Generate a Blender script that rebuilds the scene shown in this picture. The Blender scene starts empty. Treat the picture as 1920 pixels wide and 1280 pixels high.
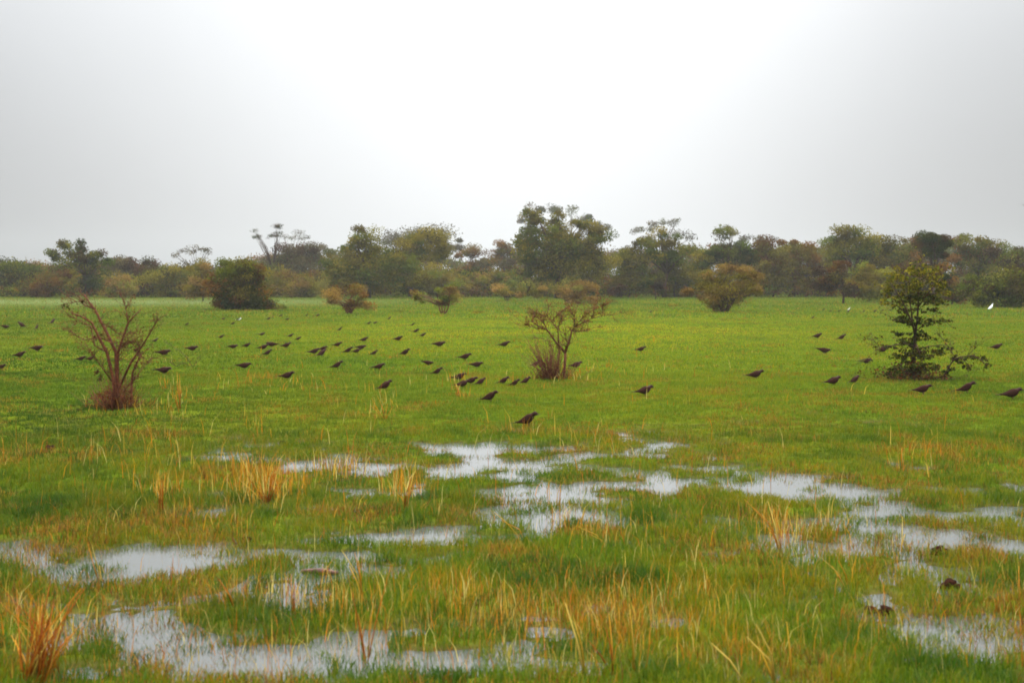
import bpy, math, random
import numpy as np
from mathutils import Vector, Matrix

random.seed(7)
rng = np.random.default_rng(11)
S = bpy.context.scene
COL = S.collection
R = math.radians

# ------------------------------------------------------------------ camera
CAM_H = 2.2
FPX = 2667.0                       # 50 mm on 36 mm, photo 1920 px wide
PITCH = math.atan(120.0 / FPX)     # horizon sits 120 px above the photo's middle
cam = bpy.data.cameras.new('camera')
cam.lens = 50.0; cam.sensor_width = 36.0; cam.clip_start = 0.1; cam.clip_end = 3000
cam.dof.use_dof = True; cam.dof.focus_distance = 26.0; cam.dof.aperture_fstop = 3.4
camo = bpy.data.objects.new('camera', cam); COL.objects.link(camo)
camo.location = (0, 0, CAM_H); camo.rotation_euler = (R(90) - PITCH, 0, 0)
S.camera = camo
CP, SP = math.cos(PITCH), math.sin(PITCH)

def ray(px, py):
    a, b = (px - 960.0) / FPX, (640.0 - py) / FPX
    return a, CP + b * SP, -SP + b * CP          # x, y, z of the direction
def ground(px, py, z=0.0):
    x, y, zz = ray(px, py)
    t = (z - CAM_H) / zz
    return x * t, y * t
def at(px, py, Y):
    x, y, z = ray(px, py)
    t = Y / y
    return Vector((x * t, Y, CAM_H + z * t))

# ------------------------------------------------------------------ noise and terrain
def _hash(ix, iy, seed):
    h = (ix.astype(np.int64) * 374761393 + iy.astype(np.int64) * 668265263 + seed * 982451653) & 0xffffffff
    h = ((h ^ (h >> 13)) * 1274126177) & 0xffffffff
    h = h ^ (h >> 16)
    return (h & 0xffff) / 65535.0
def vnoise(x, y, seed=0):
    x = np.asarray(x, float); y = np.asarray(y, float)
    ix, iy = np.floor(x), np.floor(y)
    fx, fy = x - ix, y - iy
    fx = fx * fx * (3 - 2 * fx); fy = fy * fy * (3 - 2 * fy)
    a = _hash(ix, iy, seed); b = _hash(ix + 1, iy, seed)
    c = _hash(ix, iy + 1, seed); d = _hash(ix + 1, iy + 1, seed)
    return (a * (1 - fx) + b * fx) * (1 - fy) + (c * (1 - fx) + d * fx) * fy
def fbm(x, y, seed=0, o=4):
    s, a, t = 0.0, 1.0, 0.0
    for k in range(o):
        s = s + a * vnoise(x * 2**k + 17.3 * k, y * 2**k - 9.1 * k, seed + k)
        t += a; a *= 0.55
    return s / t                    # 0..1, mean .5

# shallow pools: photo centre, half sizes, depth
POOLS = [(870,850,110,17,1),(790,838,45,10,1),(600,874,60,11,.8),(400,862,70,9,.75),(690,880,60,10,.9),(1000,932,90,16,1),(900,885,80,15,1),
 (1210,915,90,13,1),(1500,916,150,12,1.1),(900,990,110,14,.9),(1060,962,70,14,.9),(800,1020,240,17,1.05),(860,1060,170,12,1),
 (330,1052,220,16,1.5),(70,1037,140,13,1.5),(600,1060,80,12,1),(1760,1018,190,21,1.6),(1640,1035,80,13,1.4),(1420,1000,80,13,.9),
 (200,1190,210,50,1),(470,1245,220,32,1),(50,1125,80,25,.8),(1710,872,70,7,.9),(1620,865,35,6,.9),(60,852,32,5,1),(1860,955,60,11,.9),
 (1090,1160,60,10,.6),(1010,1262,190,17,.95),(1420,1130,50,12,.8),(1535,1135,35,9,.8),(1300,1250,28,22,1),(1820,1205,100,22,.7),
 (1490,890,25,7,.7),(1310,985,70,10,.9),(1250,965,60,16,.9),(985,1200,60,9,.6),(1800,1100,90,9,.4),(1560,1230,80,16,.5),(1130,880,80,9,.6),
 (480,1030,60,6,.6),(730,1080,120,10,.9),(720,815,35,12,.6),(1280,840,70,7,.5),(1000,848,60,7,.6),(930,945,640,105,.62),(1540,985,430,85,.62),(230,1110,400,110,.62),(1000,1270,650,40,.58),(1650,1190,340,75,.56),(1000,1130,700,60,.36)]
RIDGES = [(823,862,45,7),(980,858,65,6),(945,885,65,6),(860,914,65,8),(875,944,95,9),(1070,893,75,7),(757,971,115,14),(1110,1000,65,10),(1015,1053,140,20),
 (1150,870,75,8),(1167,925,65,6),(690,905,60,9),(1330,950,90,12),(560,990,160,16),(1480,960,110,14),(620,1030,60,5),(740,1040,70,6),(1250,1010,60,9),(450,900,90,20),(930,1000,40,5),(770,890,30,5)]
PW = []
for cx, cy, rx, ry, a in POOLS:
    x0, y0 = ground(cx, cy); _, ya = ground(cx, cy - ry); _, yb = ground(cx, cy + ry)
    PW.append((x0, 0.5 * (ya + yb), rx / FPX * y0, max(0.06, 0.5 * (ya - yb)), a))

RW = []
for cx, cy, rx, ry in RIDGES:
    x0, y0 = ground(cx, cy); _, ya = ground(cx, cy - ry); _, yb = ground(cx, cy + ry)
    RW.append((x0, 0.5 * (ya + yb), rx / FPX * y0, max(0.06, 0.5 * (ya - yb))))
def wet(x, y):
    w = np.zeros_like(np.asarray(x, float))
    jx = (fbm(x * .9, y * .9, 31, 3) - .5) * 1.0; jy = (fbm(x * .9, y * .6, 47, 3) - .5) * 1.5
    for x0, y0, rx, ry, a in PW:
        k = 1.0 if y0 < 60 else 0.0
        q = ((x + jx * k - x0) / rx) ** 2 + ((y + jy * k - y0) / ry) ** 2
        w = np.maximum(w, a * np.exp(-q * .85))
    for x0, y0, rx, ry in RW:
        w = w - .62 * np.exp(-(((x + jx * .4 - x0) / rx) ** 2 + ((y + jy * .3 - y0) / ry) ** 2)) * np.clip(w * 2, 0, 1)
    return w
def H(x, y):
    x = np.asarray(x, float); y = np.asarray(y, float)
    d = np.clip((y - 19) / 10, 0, 1)
    n = fbm(x * .55, y * .4, 3, 4) - .5
    f = fbm(x * 3.2, y * 3.2, 9, 3) - .5
    f = f + (fbm(x * 7, y * 5, 19, 2) - .5) * .35
    return .036 + d * .03 - np.minimum(wet(x, y), .85 + .6 * (y > 60)) * .085 + n * (.085 - .015 * d) + f * .10 * (1 - .65 * d)

# ------------------------------------------------------------------ materials
def newmat(name):
    m = bpy.data.materials.new(name); m.use_nodes = True
    nt = m.node_tree; nt.nodes.clear()
    out = nt.nodes.new('ShaderNodeOutputMaterial')
    return m, nt, out
def leafmat(name, trans=.4, gloss=.06, rough=.45, noise=None):
    m, nt, out = newmat(name); N, L = nt.nodes, nt.links
    at_ = N.new('ShaderNodeAttribute'); at_.attribute_name = 'Col'
    d = N.new('ShaderNodeBsdfDiffuse'); t = N.new('ShaderNodeBsdfTranslucent'); g = N.new('ShaderNodeBsdfGlossy')
    g.inputs['Roughness'].default_value = rough
    g.inputs['Color'].default_value = (.9, .9, .8, 1)
    a = N.new('ShaderNodeMixShader'); a.inputs[0].default_value = trans
    b = N.new('ShaderNodeMixShader'); b.inputs[0].default_value = gloss
    L.new(at_.outputs['Color'], d.inputs['Color']); L.new(at_.outputs['Color'], t.inputs['Color'])
    L.new(d.outputs[0], a.inputs[1]); L.new(t.outputs[0], a.inputs[2])
    L.new(a.outputs[0], b.inputs[1]); L.new(g.outputs[0], b.inputs[2]); L.new(b.outputs[0], out.inputs['Surface'])
    return m
def noisemat(name, c1, c2, scale=20, rough=.8, bump=.3, spec=.3):
    m, nt, out = newmat(name); N, L = nt.nodes, nt.links
    p = N.new('ShaderNodeBsdfPrincipled'); p.inputs['Roughness'].default_value = rough
    p.inputs['Specular IOR Level'].default_value = spec
    tc = N.new('ShaderNodeTexCoord'); n = N.new('ShaderNodeTexNoise'); n.inputs['Scale'].default_value = scale; n.inputs['Detail'].default_value = 6
    r = N.new('ShaderNodeValToRGB'); r.color_ramp.elements[0].position = .35; r.color_ramp.elements[1].position = .68
    r.color_ramp.elements[0].color = (*c1, 1); r.color_ramp.elements[1].color = (*c2, 1)
    b = N.new('ShaderNodeBump'); b.inputs['Strength'].default_value = bump; b.inputs['Distance'].default_value = .02
    L.new(tc.outputs['Object'], n.inputs['Vector']); L.new(n.outputs['Fac'], r.inputs[0]); L.new(r.outputs[0], p.inputs['Base Color'])
    L.new(n.outputs['Fac'], b.inputs['Height']); L.new(b.outputs[0], p.inputs['Normal']); L.new(p.outputs[0], out.inputs['Surface'])
    return m

M_GRASS = leafmat('grass_blades', .45, .012, .5)
M_STRAW = leafmat('dry_straw', .35, .008, .5)
M_LEAF = leafmat('leaves', .35, .004, .5)
M_BARK = noisemat('bark', (.030, .014, .008), (.085, .038, .018), 14, .85, .6)
M_REDBARK = noisemat('reddish_bark', (.06, .014, .005), (.17, .048, .012), 30, .85, .6)
M_FEATHER = noisemat('dark_brown_plumage', (.020, .0055, .0035), (.042, .012, .007), 25, .75, .25, .12)
M_WING = noisemat('brown_wing_feathers', (.022, .006, .0035), (.055, .016, .008), 40, .75, .4, .12)
M_HORN = noisemat('dark_horn', (.02, .015, .012), (.05, .035, .025), 60, .4, .1)
M_LEG = noisemat('dull_leg_skin', (.10, .04, .02), (.16, .07, .03), 60, .6, .1)
M_WHITE = noisemat('white_plumage', (.78, .78, .76), (.86, .86, .84), 20, .7, .1)
M_YELLOW = noisemat('yellow_bill', (.6, .35, .05), (.7, .45, .08), 30, .5, .1)
M_MUD = noisemat('wet_dark_mud', (.016, .006, .0035), (.045, .016, .008), 40, .9, .9, .03)
M_LOG = noisemat('wet_log_bark', (.07, .03, .02), (.16, .07, .045), 25, .6, .6)

def ground_mat():
    m, nt, out = newmat('meadow_soil'); N, L = nt.nodes, nt.links
    p = N.new('ShaderNodeBsdfPrincipled'); p.inputs['Roughness'].default_value = .95; p.inputs['Specular IOR Level'].default_value = .0
    at_ = N.new('ShaderNodeAttribute'); at_.attribute_name = 'Col'
    tc = N.new('ShaderNodeTexCoord'); n = N.new('ShaderNodeTexNoise'); n.inputs['Scale'].default_value = 9; n.inputs['Detail'].default_value = 8
    n2 = N.new('ShaderNodeTexNoise'); n2.inputs['Scale'].default_value = 1.3; n2.inputs['Detail'].default_value = 6
    mr = N.new('ShaderNodeMapRange'); mr.inputs[1].default_value = .3; mr.inputs[2].default_value = .7; mr.inputs[3].default_value = .55; mr.inputs[4].default_value = 1.4
    mr2 = N.new('ShaderNodeMapRange'); mr2.inputs[1].default_value = .3; mr2.inputs[2].default_value = .7; mr2.inputs[3].default_value = .8; mr2.inputs[4].default_value = 1.2
    mm = N.new('ShaderNodeMath'); mm.operation = 'MULTIPLY'
    mx = N.new('ShaderNodeVectorMath'); mx.operation = 'SCALE'
    b = N.new('ShaderNodeBump'); b.inputs['Strength'].default_value = .8; b.inputs['Distance'].default_value = .05
    L.new(tc.outputs['Object'], n.inputs['Vector']); L.new(tc.outputs['Object'], n2.inputs['Vector'])
    L.new(n.outputs['Fac'], mr.inputs[0]); L.new(n2.outputs['Fac'], mr2.inputs[0])
    L.new(mr.outputs[0], mm.inputs[0]); L.new(mr2.outputs[0], mm.inputs[1])
    L.new(at_.outputs['Color'], mx.inputs[0]); L.new(mm.outputs[0], mx.inputs['Scale'])
    L.new(mx.outputs[0], p.inputs['Base Color']); L.new(n.outputs['Fac'], b.inputs['Height']); L.new(b.outputs[0], p.inputs['Normal'])
    L.new(p.outputs[0], out.inputs['Surface'])
    return m
def water_mat():
    m, nt, out = newmat('shallow_rain_water'); N, L = nt.nodes, nt.links
    p = N.new('ShaderNodeBsdfPrincipled')
    p.inputs['Base Color'].default_value = (.075, .078, .07, 1); p.inputs['Roughness'].default_value = .10
    p.inputs['IOR'].default_value = 1.33; p.inputs['Specular IOR Level'].default_value = .5
    tc = N.new('ShaderNodeTexCoord'); n = N.new('ShaderNodeTexNoise'); n.inputs['Scale'].default_value = 14; n.inputs['Detail'].default_value = 3
    b = N.new('ShaderNodeBump'); b.inputs['Strength'].default_value = .12; b.inputs['Distance'].default_value = .01
    L.new(tc.outputs['Object'], n.inputs['Vector']); L.new(n.outputs['Fac'], b.inputs['Height']); L.new(b.outputs[0], p.inputs['Normal'])
    L.new(p.outputs[0], out.inputs['Surface'])
    return m

# ------------------------------------------------------------------ mesh helpers
def np_mesh(name, verts, nv_per_face, loops, col=None, smooth=False):
    """verts (N,3); nv_per_face (F,) ; loops flat."""
    me = bpy.data.meshes.new(name)
    me.vertices.add(len(verts)); me.vertices.foreach_set('co', np.ascontiguousarray(verts, np.float32).ravel())
    me.loops.add(len(loops)); me.loops.foreach_set('vertex_index', np.ascontiguousarray(loops, np.int32))
    nf = len(nv_per_face); me.polygons.add(nf)
    st = np.zeros(nf, np.int32); st[1:] = np.cumsum(nv_per_face)[:-1]
    me.polygons.foreach_set('loop_start', st)
    if smooth: me.polygons.foreach_set('use_smooth', np.ones(nf, bool))
    if col is not None:
        a = me.attributes.new('Col', 'FLOAT_COLOR', 'POINT')
        c = np.ones((len(verts), 4), np.float32); c[:, :3] = col
        a.data.foreach_set('color', c.ravel())
    me.update(calc_edges=True)
    return me
def link(name, me, mat, parent=None):
    if mat is not None and not me.materials: me.materials.append(mat)
    o = bpy.data.objects.new(name, me); COL.objects.link(o)
    if parent is not None: o.parent = parent
    return o
def tag(o, label=None, cat=None, group=None, kind=None):
    if label: o['label'] = label
    if cat: o['category'] = cat
    if group: o['group'] = group
    if kind: o['kind'] = kind
    return o
def empty(name, loc, label, cat, group=None):
    o = bpy.data.objects.new(name, None); COL.objects.link(o); o.location = loc; o.empty_display_size = .2
    return tag(o, label, cat, group)

def blades_tri(P, h, w, lean, col):
    n = len(P); a = rng.uniform(0, 2 * np.pi, n); b = rng.uniform(0, 2 * np.pi, n)
    side = np.stack([np.cos(a), np.sin(a) * .6, np.zeros(n)], 1) * (w * .5)[:, None]
    tip = P + np.stack([np.cos(b) * h * lean, np.sin(b) * h * lean, h], 1)
    V = np.stack([P - side, P + side, tip], 1).reshape(-1, 3)
    return V, np.full(n, 3), np.arange(3 * n), np.repeat(col, 3, 0)
def blades_bent(P, h, w, lean, col):
    n = len(P); a = rng.uniform(0, 2 * np.pi, n); b = rng.uniform(0, 2 * np.pi, n)
    side = np.stack([np.cos(a), np.sin(a) * .6, np.zeros(n)], 1) * (w * .5)[:, None]
    dirn = np.stack([np.cos(b), np.sin(b), np.zeros(n)], 1)
    mid = P + dirn * (h * lean * .3)[:, None]; mid[:, 2] += h * .55
    tip = P + dirn * (h * lean)[:, None]; tip[:, 2] += h * np.clip(1 - lean * .25, .5, 1)
    V = np.stack([P - side, P + side, mid + side * .8, mid - side * .8, tip], 1).reshape(-1, 3)
    base = (np.arange(n) * 5)[:, None]
    lp = (base + np.array([[0, 1, 2, 3, 3, 2, 4]])).ravel()
    return V, np.tile([4, 3], n), lp, np.repeat(col, 5, 0)
def merge(parts):
    Vs, Ns, Ls, Cs, o = [], [], [], [], 0
    for V, n, l, c in parts:
        Vs.append(V); Ns.append(n); Ls.append(l + o); Cs.append(c); o += len(V)
    return np.concatenate(Vs), np.concatenate(Ns), np.concatenate(Ls), np.concatenate(Cs)

def leaf_quads(C, size, col, flat=0.0):
    n = len(C); u = rng.normal(size=(n, 3)); u[:, 2] *= (1 - flat)
    u /= np.linalg.norm(u, axis=1)[:, None] + 1e-9
    v = np.cross(u, rng.normal(size=(n, 3))); v[:, 2] *= (1 - flat * .5); v /= np.linalg.norm(v, axis=1)[:, None] + 1e-9
    u = u * (size * .5)[:, None]; v = v * (size * rng.uniform(.22, .42, n))[:, None]
    V = np.stack([C - u, C + v - u * .1, C + u, C - v - u * .1], 1).reshape(-1, 3)
    return V, np.full(n, 4), np.arange(4 * n), np.repeat(col, 4, 0)

def tubes(paths, sides=5):
    """paths: list of (points list, radii list) -> one mesh of tapered limbs"""
    V, L, N = [], [], []
    o = 0
    for pts, rad in paths:
        pts = [Vector(p) for p in pts]
        m = len(pts)
        if m < 2: continue
        for i, p in enumerate(pts):
            d = (pts[min(i + 1, m - 1)] - pts[max(i - 1, 0)])
            if d.length < 1e-6: d = Vector((0, 0, 1))
            d.normalize()
            s = d.cross(Vector((0.31, 0.93, .17))); s.normalize(); t = d.cross(s)
            for k in range(sides):
                a = 2 * math.pi * k / sides
                V.append(p + (s * math.cos(a) + t * math.sin(a)) * rad[i])
        for i in range(m - 1):
            for k in range(sides):
                k2 = (k + 1) % sides
                L += [o + i * sides + k, o + i * sides + k2, o + (i + 1) * sides + k2, o + (i + 1) * sides + k]; N.append(4)
        L += [o + (m - 1) * sides + k for k in range(sides)]; N.append(sides)
        L += [o + k for k in reversed(range(sides))]; N.append(sides)
        o += m * sides
    return np.array([tuple(v) for v in V]), np.array(N), np.array(L)

def pick(pal, n, jit=.25, w=None):
    pal = np.array(pal); i = rng.choice(len(pal), n, p=w)
    return pal[i] * rng.uniform(1 - jit, 1 + jit, (n, 1))

# ------------------------------------------------------------------ the setting: ground, water, haze
def axis(lo, hi, step, far_lo, far_hi, g=1.22):
    a = list(np.arange(lo, hi + 1e-6, step)); s = step
    while a[-1] < far_hi: s *= g; a.append(a[-1] + s)
    s = step
    while a[0] > far_lo: s *= g; a.insert(0, a[0] - s)
    a[0], a[-1] = far_lo, far_hi
    return np.array(a)
gx = axis(-13, 13, .1, -430, 430, 1.1); gy = axis(6, 32, .1, -25, 640, 1.05)
GX, GY = np.meshgrid(gx, gy)
GZ = H(GX, GY)
nx, ny = len(gx), len(gy)
V = np.stack([GX.ravel(), GY.ravel(), GZ.ravel()], 1)
idx = np.arange(nx * ny).reshape(ny, nx)
Q = np.stack([idx[:-1, :-1], idx[:-1, 1:], idx[1:, 1:], idx[1:, :-1]], -1).reshape(-1, 4)
gn = fbm(V[:, 0] * .3, V[:, 1] * .2, 61, 4)[:, None]
cg = np.array([[.042, .075, .004]]) * (1 - gn) + np.array([[.085, .095, .006]]) * gn
brown = np.array([[.07, .045, .02]])
kb = np.clip((.03 - V[:, 2:3]) / .04, 0, 1) * (V[:, 1:2] < 60)
cg = cg * (1 - kb) + brown * kb
me = np_mesh('ground', V, np.full(len(Q), 4), Q.ravel(), cg, True)
tag(link('ground', me, ground_mat()), kind='structure')
Vw = np.array([[-60, 5, 0], [60, 5, 0], [60, 170, 0], [-60, 170, 0]], float)
tag(link('water', np_mesh('water', Vw, np.array([4]), np.arange(4)), water_mat()), kind='structure')

hz, nt, out = newmat('thin_mist')
pv = nt.nodes.new('ShaderNodeVolumePrincipled')
pv.inputs['Color'].default_value = (.93, .95, .97, 1); pv.inputs['Density'].default_value = .00027; pv.inputs['Anisotropy'].default_value = .5
nt.links.new(pv.outputs[0], out.inputs['Volume'])
X0, X1, Y0, Y1, Z0, Z1 = -440, 440, -35, 650, -1.4, 19.5
Vh = np.array([[x, y, z] for z in (Z0, Z1) for y in (Y0, Y1) for x in (X0, X1)], float)
Fh = np.array([[0, 2, 3, 1], [4, 5, 7, 6], [0, 1, 5, 4], [2, 6, 7, 3], [0, 4, 6, 2], [1, 3, 7, 5]])
tag(link('haze', np_mesh('haze', Vh, np.full(6, 4), Fh.ravel()), hz), kind='stuff')

# ------------------------------------------------------------------ grass
G_GREEN = [(.080, .150, .004), (.115, .172, .004), (.150, .185, .005), (.050, .112, .004), (.185, .172, .006)]
G_DRY = [(.28, .15, .012), (.32, .13, .010), (.20, .08, .008), (.34, .22, .03), (.12, .04, .006)]
def sample_ground(n, y0, y1, power, margin=.43):
    """points in the widening strip ahead of the car, density ~ y**(power-1) per unit y"""
    u = rng.uniform(0, 1, n)
    y = (y0 ** power + u * (y1 ** power - y0 ** power)) ** (1 / power)
    x = rng.uniform(-1, 1, n) * (y * margin + .6)
    return x, y
SIDE_VIGNETTE = [(-8, 22, 5.5, 6, 1), (-12, 34, 6.5, 13, 1), (-21, 62, 11, 22, .8), (-6, 13, 3.5, 3.5, .7), (-4.5, 27, 3, 4, .4), (10.5, 27, 4, 6, .6), (17, 48, 6, 14, .4), (5, 20, 4, 2, .4)]   # lens vignette painted into the sward colour, darker towards the sides
def grass_colors(x, y, dry_bias=0.0):
    n = len(x)
    p = fbm(x * .35, y * .22, 71, 4); q = fbm(x * 1.3, y * 1.0, 83, 3)
    c = pick(G_GREEN, n, .28, [.25, .28, .22, .12, .13])
    warm = np.clip((p - .45) * 3.2, 0, 1)[:, None]
    c = c * (1 - warm * .5) + (c * np.array([[1.75, 1.12, .9]])) * warm * .5
    lush_shade = np.clip((.42 - p) * 4, 0, 1)[:, None] * .7
    for x0, y0, rx, ry, a in SIDE_VIGNETTE:
        lush_shade = np.maximum(lush_shade, a * np.exp(-(((x - x0) / rx) ** 2 + ((y - y0) / ry) ** 2))[:, None] * (.7 + .6 * q[:, None]))
    lush_shade = np.clip(lush_shade, 0, 1)
    c = c * (1 - lush_shade) + c * np.array([[.23, .44, .8]]) * lush_shade
    r = fbm(x * 2.3, y * 1.7, 151, 3)[:, None]; near = np.clip((34 - y) / 22, .15, 1)[:, None]
    dk = np.clip((.47 - r) * 6, 0, 1) * (.35 + .65 * near); c = c * (1 - dk) + c * np.array([[.42, .62, .7]]) * dk
    yl = np.clip((r - .55) * 6, 0, 1) * near; c = c * (1 - yl) + c * np.array([[1.45, 1.0, .8]]) * yl
    mid = (1.0 * np.exp(-((x - 2) / 15) ** 2 - ((y - 58) / 26) ** 2))[:, None]; c = c * (1 + mid * np.array([[1.15, .85, 1.0]]))      # bright middle of the vignette, painted into the blade colour
    c = c * (1 - .10 * np.clip((60 - y) / 25, 0, 1))[:, None]
    pale = np.exp(-((x + 36) / 24) ** 4 - ((y - 122) / 15) ** 2)[:, None] * .75; c = c * (1 - pale) + np.array([[.30, .36, .15]]) * pale   # mist over the far corner, painted as whitish blades
    pd = np.clip((q - .52) * 2.0 + dry_bias + .10 * near[:, 0], .0, .6)
    m = rng.uniform(0, 1, n) < pd
    c[m] = pick(G_DRY, int(m.sum()), .3)
    return c
parts = []
def add_grass(n, y0, y1, power, hmin, hmax, wmin, wmax, bent, dry, pool_keep):
    x, y = sample_ground(n, y0, y1, power)
    z = H(x, y)
    clump = fbm(x * 2.6, y * 2.6, 101, 3)
    dens = np.clip((z + .030) / .055, 0, 1) * (.35 + 1.3 * np.clip(clump - .2, 0, .6))
    keep = rng.uniform(0, 1, n) < np.maximum(dens, pool_keep * np.clip(fbm(x * 1.7 + 40, y * 1.1, 131, 3) * 4.4 - 1.2, 0.05, 1.3))
    x, y, z, clump = x[keep], y[keep], z[keep], clump[keep]
    n = len(x)
    h = rng.uniform(hmin, hmax, n) * (.55 + .9 * clump) * (1.0 - .25 * np.clip((z < .0), 0, 1))
    w = rng.uniform(wmin, wmax, n)
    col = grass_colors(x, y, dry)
    P = np.stack([x, y, z - .005], 1)
    (parts.append(blades_bent(P, h, w, rng.uniform(.1, .9, n), col)) if bent else parts.append(blades_tri(P, h, w, rng.uniform(.05, .7, n), col)))
add_grass(90000, 12.5, 20, 1.6, .04, .11, .005, .009, True, .03, .5)
add_grass(210000, 6.3, 14, 1.6, .04, .13, .004, .008, True, .05, .9)
add_grass(460000, 14, 32, 1.5, .022, .072, .005, .010, False, .0, .95)
add_grass(400000, 32, 75, 1.45, .025, .065, .014, .028, False, -.03, .3)
add_grass(240000, 75, 175, 1.4, .05, .12, .04, .09, False, -.04, .25)
Vg, Ng, Lg, Cg = merge(parts)
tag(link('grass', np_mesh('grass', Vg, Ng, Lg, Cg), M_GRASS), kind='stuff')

# scattered dry stalks nobody could count
parts = []
STRAW = [(490,930,45,14,130),(500,905,30,8,60),(300,935,25,10,50),(330,745,14,14,40),(310,725,10,6,20),(690,770,30,20,60),(720,770,20,14,30),(760,925,25,14,60),(640,890,20,8,40),
 (475,815,14,8,20),(320,835,16,8,22),(210,770,40,10,60),(300,775,40,8,50),(80,1200,60,30,70),(25,1130,20,25,20),(430,1120,30,12,30),(550,1110,40,14,40),(600,1150,60,16,60),(690,1160,60,20,60),
 (860,1130,70,14,50),(940,1160,80,18,70),(1130,1180,90,24,90),(1200,1150,80,20,70),(1290,1120,60,16,40),(1440,985,30,10,40),(1470,1010,25,8,40),(1560,985,30,10,30),(1130,1010,60,10,60),(1060,985,20,10,16),
 (850,725,14,10,40),(860,745,10,6,20),(480,725,60,12,50),(560,735,60,10,40),(1060,715,60,6,60),(1130,700,60,14,50),(1110,830,60,14,30),(980,815,40,10,25),(1540,1060,60,20,30),(1880,1110,30,25,26),(1690,870,12,14,10),
 (1750,870,30,16,14),(1300,1190,40,20,30),(1000,1235,520,30,170),(1400,1230,300,30,80),(600,1230,250,30,60),(700,690,300,60,120),(1300,760,350,50,90),(420,1000,300,60,110),(900,1140,500,60,330),(1500,1100,350,70,130),(1100,950,400,60,120),(300,880,250,40,100),(1590,575,400,10,60),(800,640,500,30,60)]
for cx, cy, sx, sy, n in STRAW:
    n = int(n * (1.9 if cy > 850 else .8))
    px = rng.normal(cx, sx * .95, n); py = np.clip(rng.normal(cy, sy * .9, n), 560, 1300)
    P = np.array([(*ground(a, b), 0) for a, b in zip(px, py)]); P[:, 2] = H(P[:, 0], P[:, 1]) - .01
    d = P[:, 1]
    h = rng.uniform(.10, .34, n) * np.clip(d / 14, .8, 1.25) * np.where(d > 20, .7, 1.0); w = rng.uniform(.0028, .0062, n) * np.clip(d / 11, .9, 2.6)
    parts.append(blades_bent(P, h, w, rng.uniform(.0, .6, n), pick([(.52, .24, .014), (.48, .165, .010), (.54, .36, .05), (.34, .10, .008), (.55, .44, .13)], n, .3)))
Vg, Ng, Lg, Cg = merge(parts)
tag(link('dry_grass', np_mesh('dry_grass', Vg, Ng, Lg, Cg), M_STRAW), kind='stuff')

# single dry tufts that stand out: px base, py base, [(tip px, tip py)...]
STALK_PAL = [(.55, .32, .03), (.54, .22, .016), (.58, .42, .09)]
def tuft(px, py, tips, label, width=1.0, name='dry_grass_tuft', cat='dry grass', spread=.016, group='dry grass tufts standing in the wet meadow'):
    x, y = ground(px, py); z = float(H(x, y))
    root = Vector((x, y, z)); paths = []
    for i, (tx, ty) in enumerate(tips):
        yy = y + random.uniform(-.12, .12) * y / 10
        b = Vector((x + random.uniform(-spread, spread) * y / 10 , y + random.uniform(-spread, spread) * 2, z - .02)); t = at(tx, ty, yy + random.uniform(-.1, .1))
        b = Vector((x + random.uniform(-.004, .004), y + random.uniform(-.004, .004), z - .02)) if len(tips) < 4 else b
        m = (b + t) * .5 + Vector(((t.x - b.x) * random.uniform(-.25, .1), 0, (t.x - b.x) ** 2 * .3 + .01))
        r = .0042 * width * max(1, y / 11) * random.uniform(.8, 1.2)
        paths.append(([p - root for p in (b, m, t)], [r, r * .85, r * .35]))
    Vt, Nt, Lt = tubes(paths, 4)
    o = link(name, np_mesh(name, Vt, Nt, Lt, np.repeat(pick([(.46, .16, .012), (.36, .09, .008), (.55, .25, .02), (.28, .065, .007), (.55, .36, .06)] if ('orange' in label.split(' ')[:6] or 'rusty' in label) else STALK_PAL, len(tips), .15), 12, 0)), M_STRAW); o.location = root
    return tag(o, label, cat, group)
def fan(cx, top, base, n, sp):
    return [(cx + random.gauss(0, sp), top + random.uniform(0, (base - top) * .6)) for _ in range(n)]
tuft(1455, 1290, [(1400,1193),(1418,1170),(1425,1215)], 'thick yellow straw stems leaning together at the bottom edge, right of the middle', 1.5)
tuft(1400, 1285, [(1334,1205)], 'single thick straw stem bent over leftwards at the bottom edge beside the thick leaning stems', 1.5)
tuft(1484, 1283, [(1475,1165)], 'single upright straw stem just right of the thick leaning stems at the bottom edge', 1.3)
tuft(1098, 1280, [(1060,1130),(1075,1155)], 'tall pale straw stems leaning left at the bottom edge, below the middle pools', 1.3)
tuft(1150, 1275, [(1103,1200),(1142,1150),(1136,1175)], 'orange straw stems between two taller straw stems at the bottom edge', 1.1)
tuft(1190, 1270, [(1180,1130),(1184,1165)], 'straight tall straw stem at the bottom edge, right of the orange stems', 1.1)
tuft(680, 1130, [(640,1030),(665,1035),(655,1060),(690,1120),(672,1050),(625,1150)], 'pale yellow straw tuft fanned out at the near rim of the long middle pool', 1.3)
tuft(690, 1240, [(652,1075),(672,1150),(700,1130),(733,1060)], 'spread of long orange stems in front of the pale yellow fanned tuft', 1.0)
tuft(500, 945, fan(490, 862, 940, 17, 30) + [(450,855)], 'large orange clump of dry grass behind the left pools, with one long stem leaning left', .8)
tuft(760, 960, fan(762, 875, 955, 9, 12), 'orange dry grass clump in front of the first pool, left of the middle', .8)
tuft(302, 965, fan(303, 890, 960, 8, 7), 'narrow upright orange tuft left of the large orange clump', .8)
tuft(336, 772, fan(333, 695, 770, 7, 6), 'orange tuft close right of the bare thorn bush', .8)
tuft(75, 1278, fan(80, 1100, 1270, 54, 34) + [(95,1088),(92,1096),(10,1110),(28,1130)], 'big rusty orange clump in the bottom left corner of the meadow', 1.0, spread=.085)
tuft(1465, 1035, [(1395,935),(1410,950),(1440,940),(1452,955),(1430,975),(1448,945)], 'straw stems leaning left between the middle and right pools', 1.0)
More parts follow.
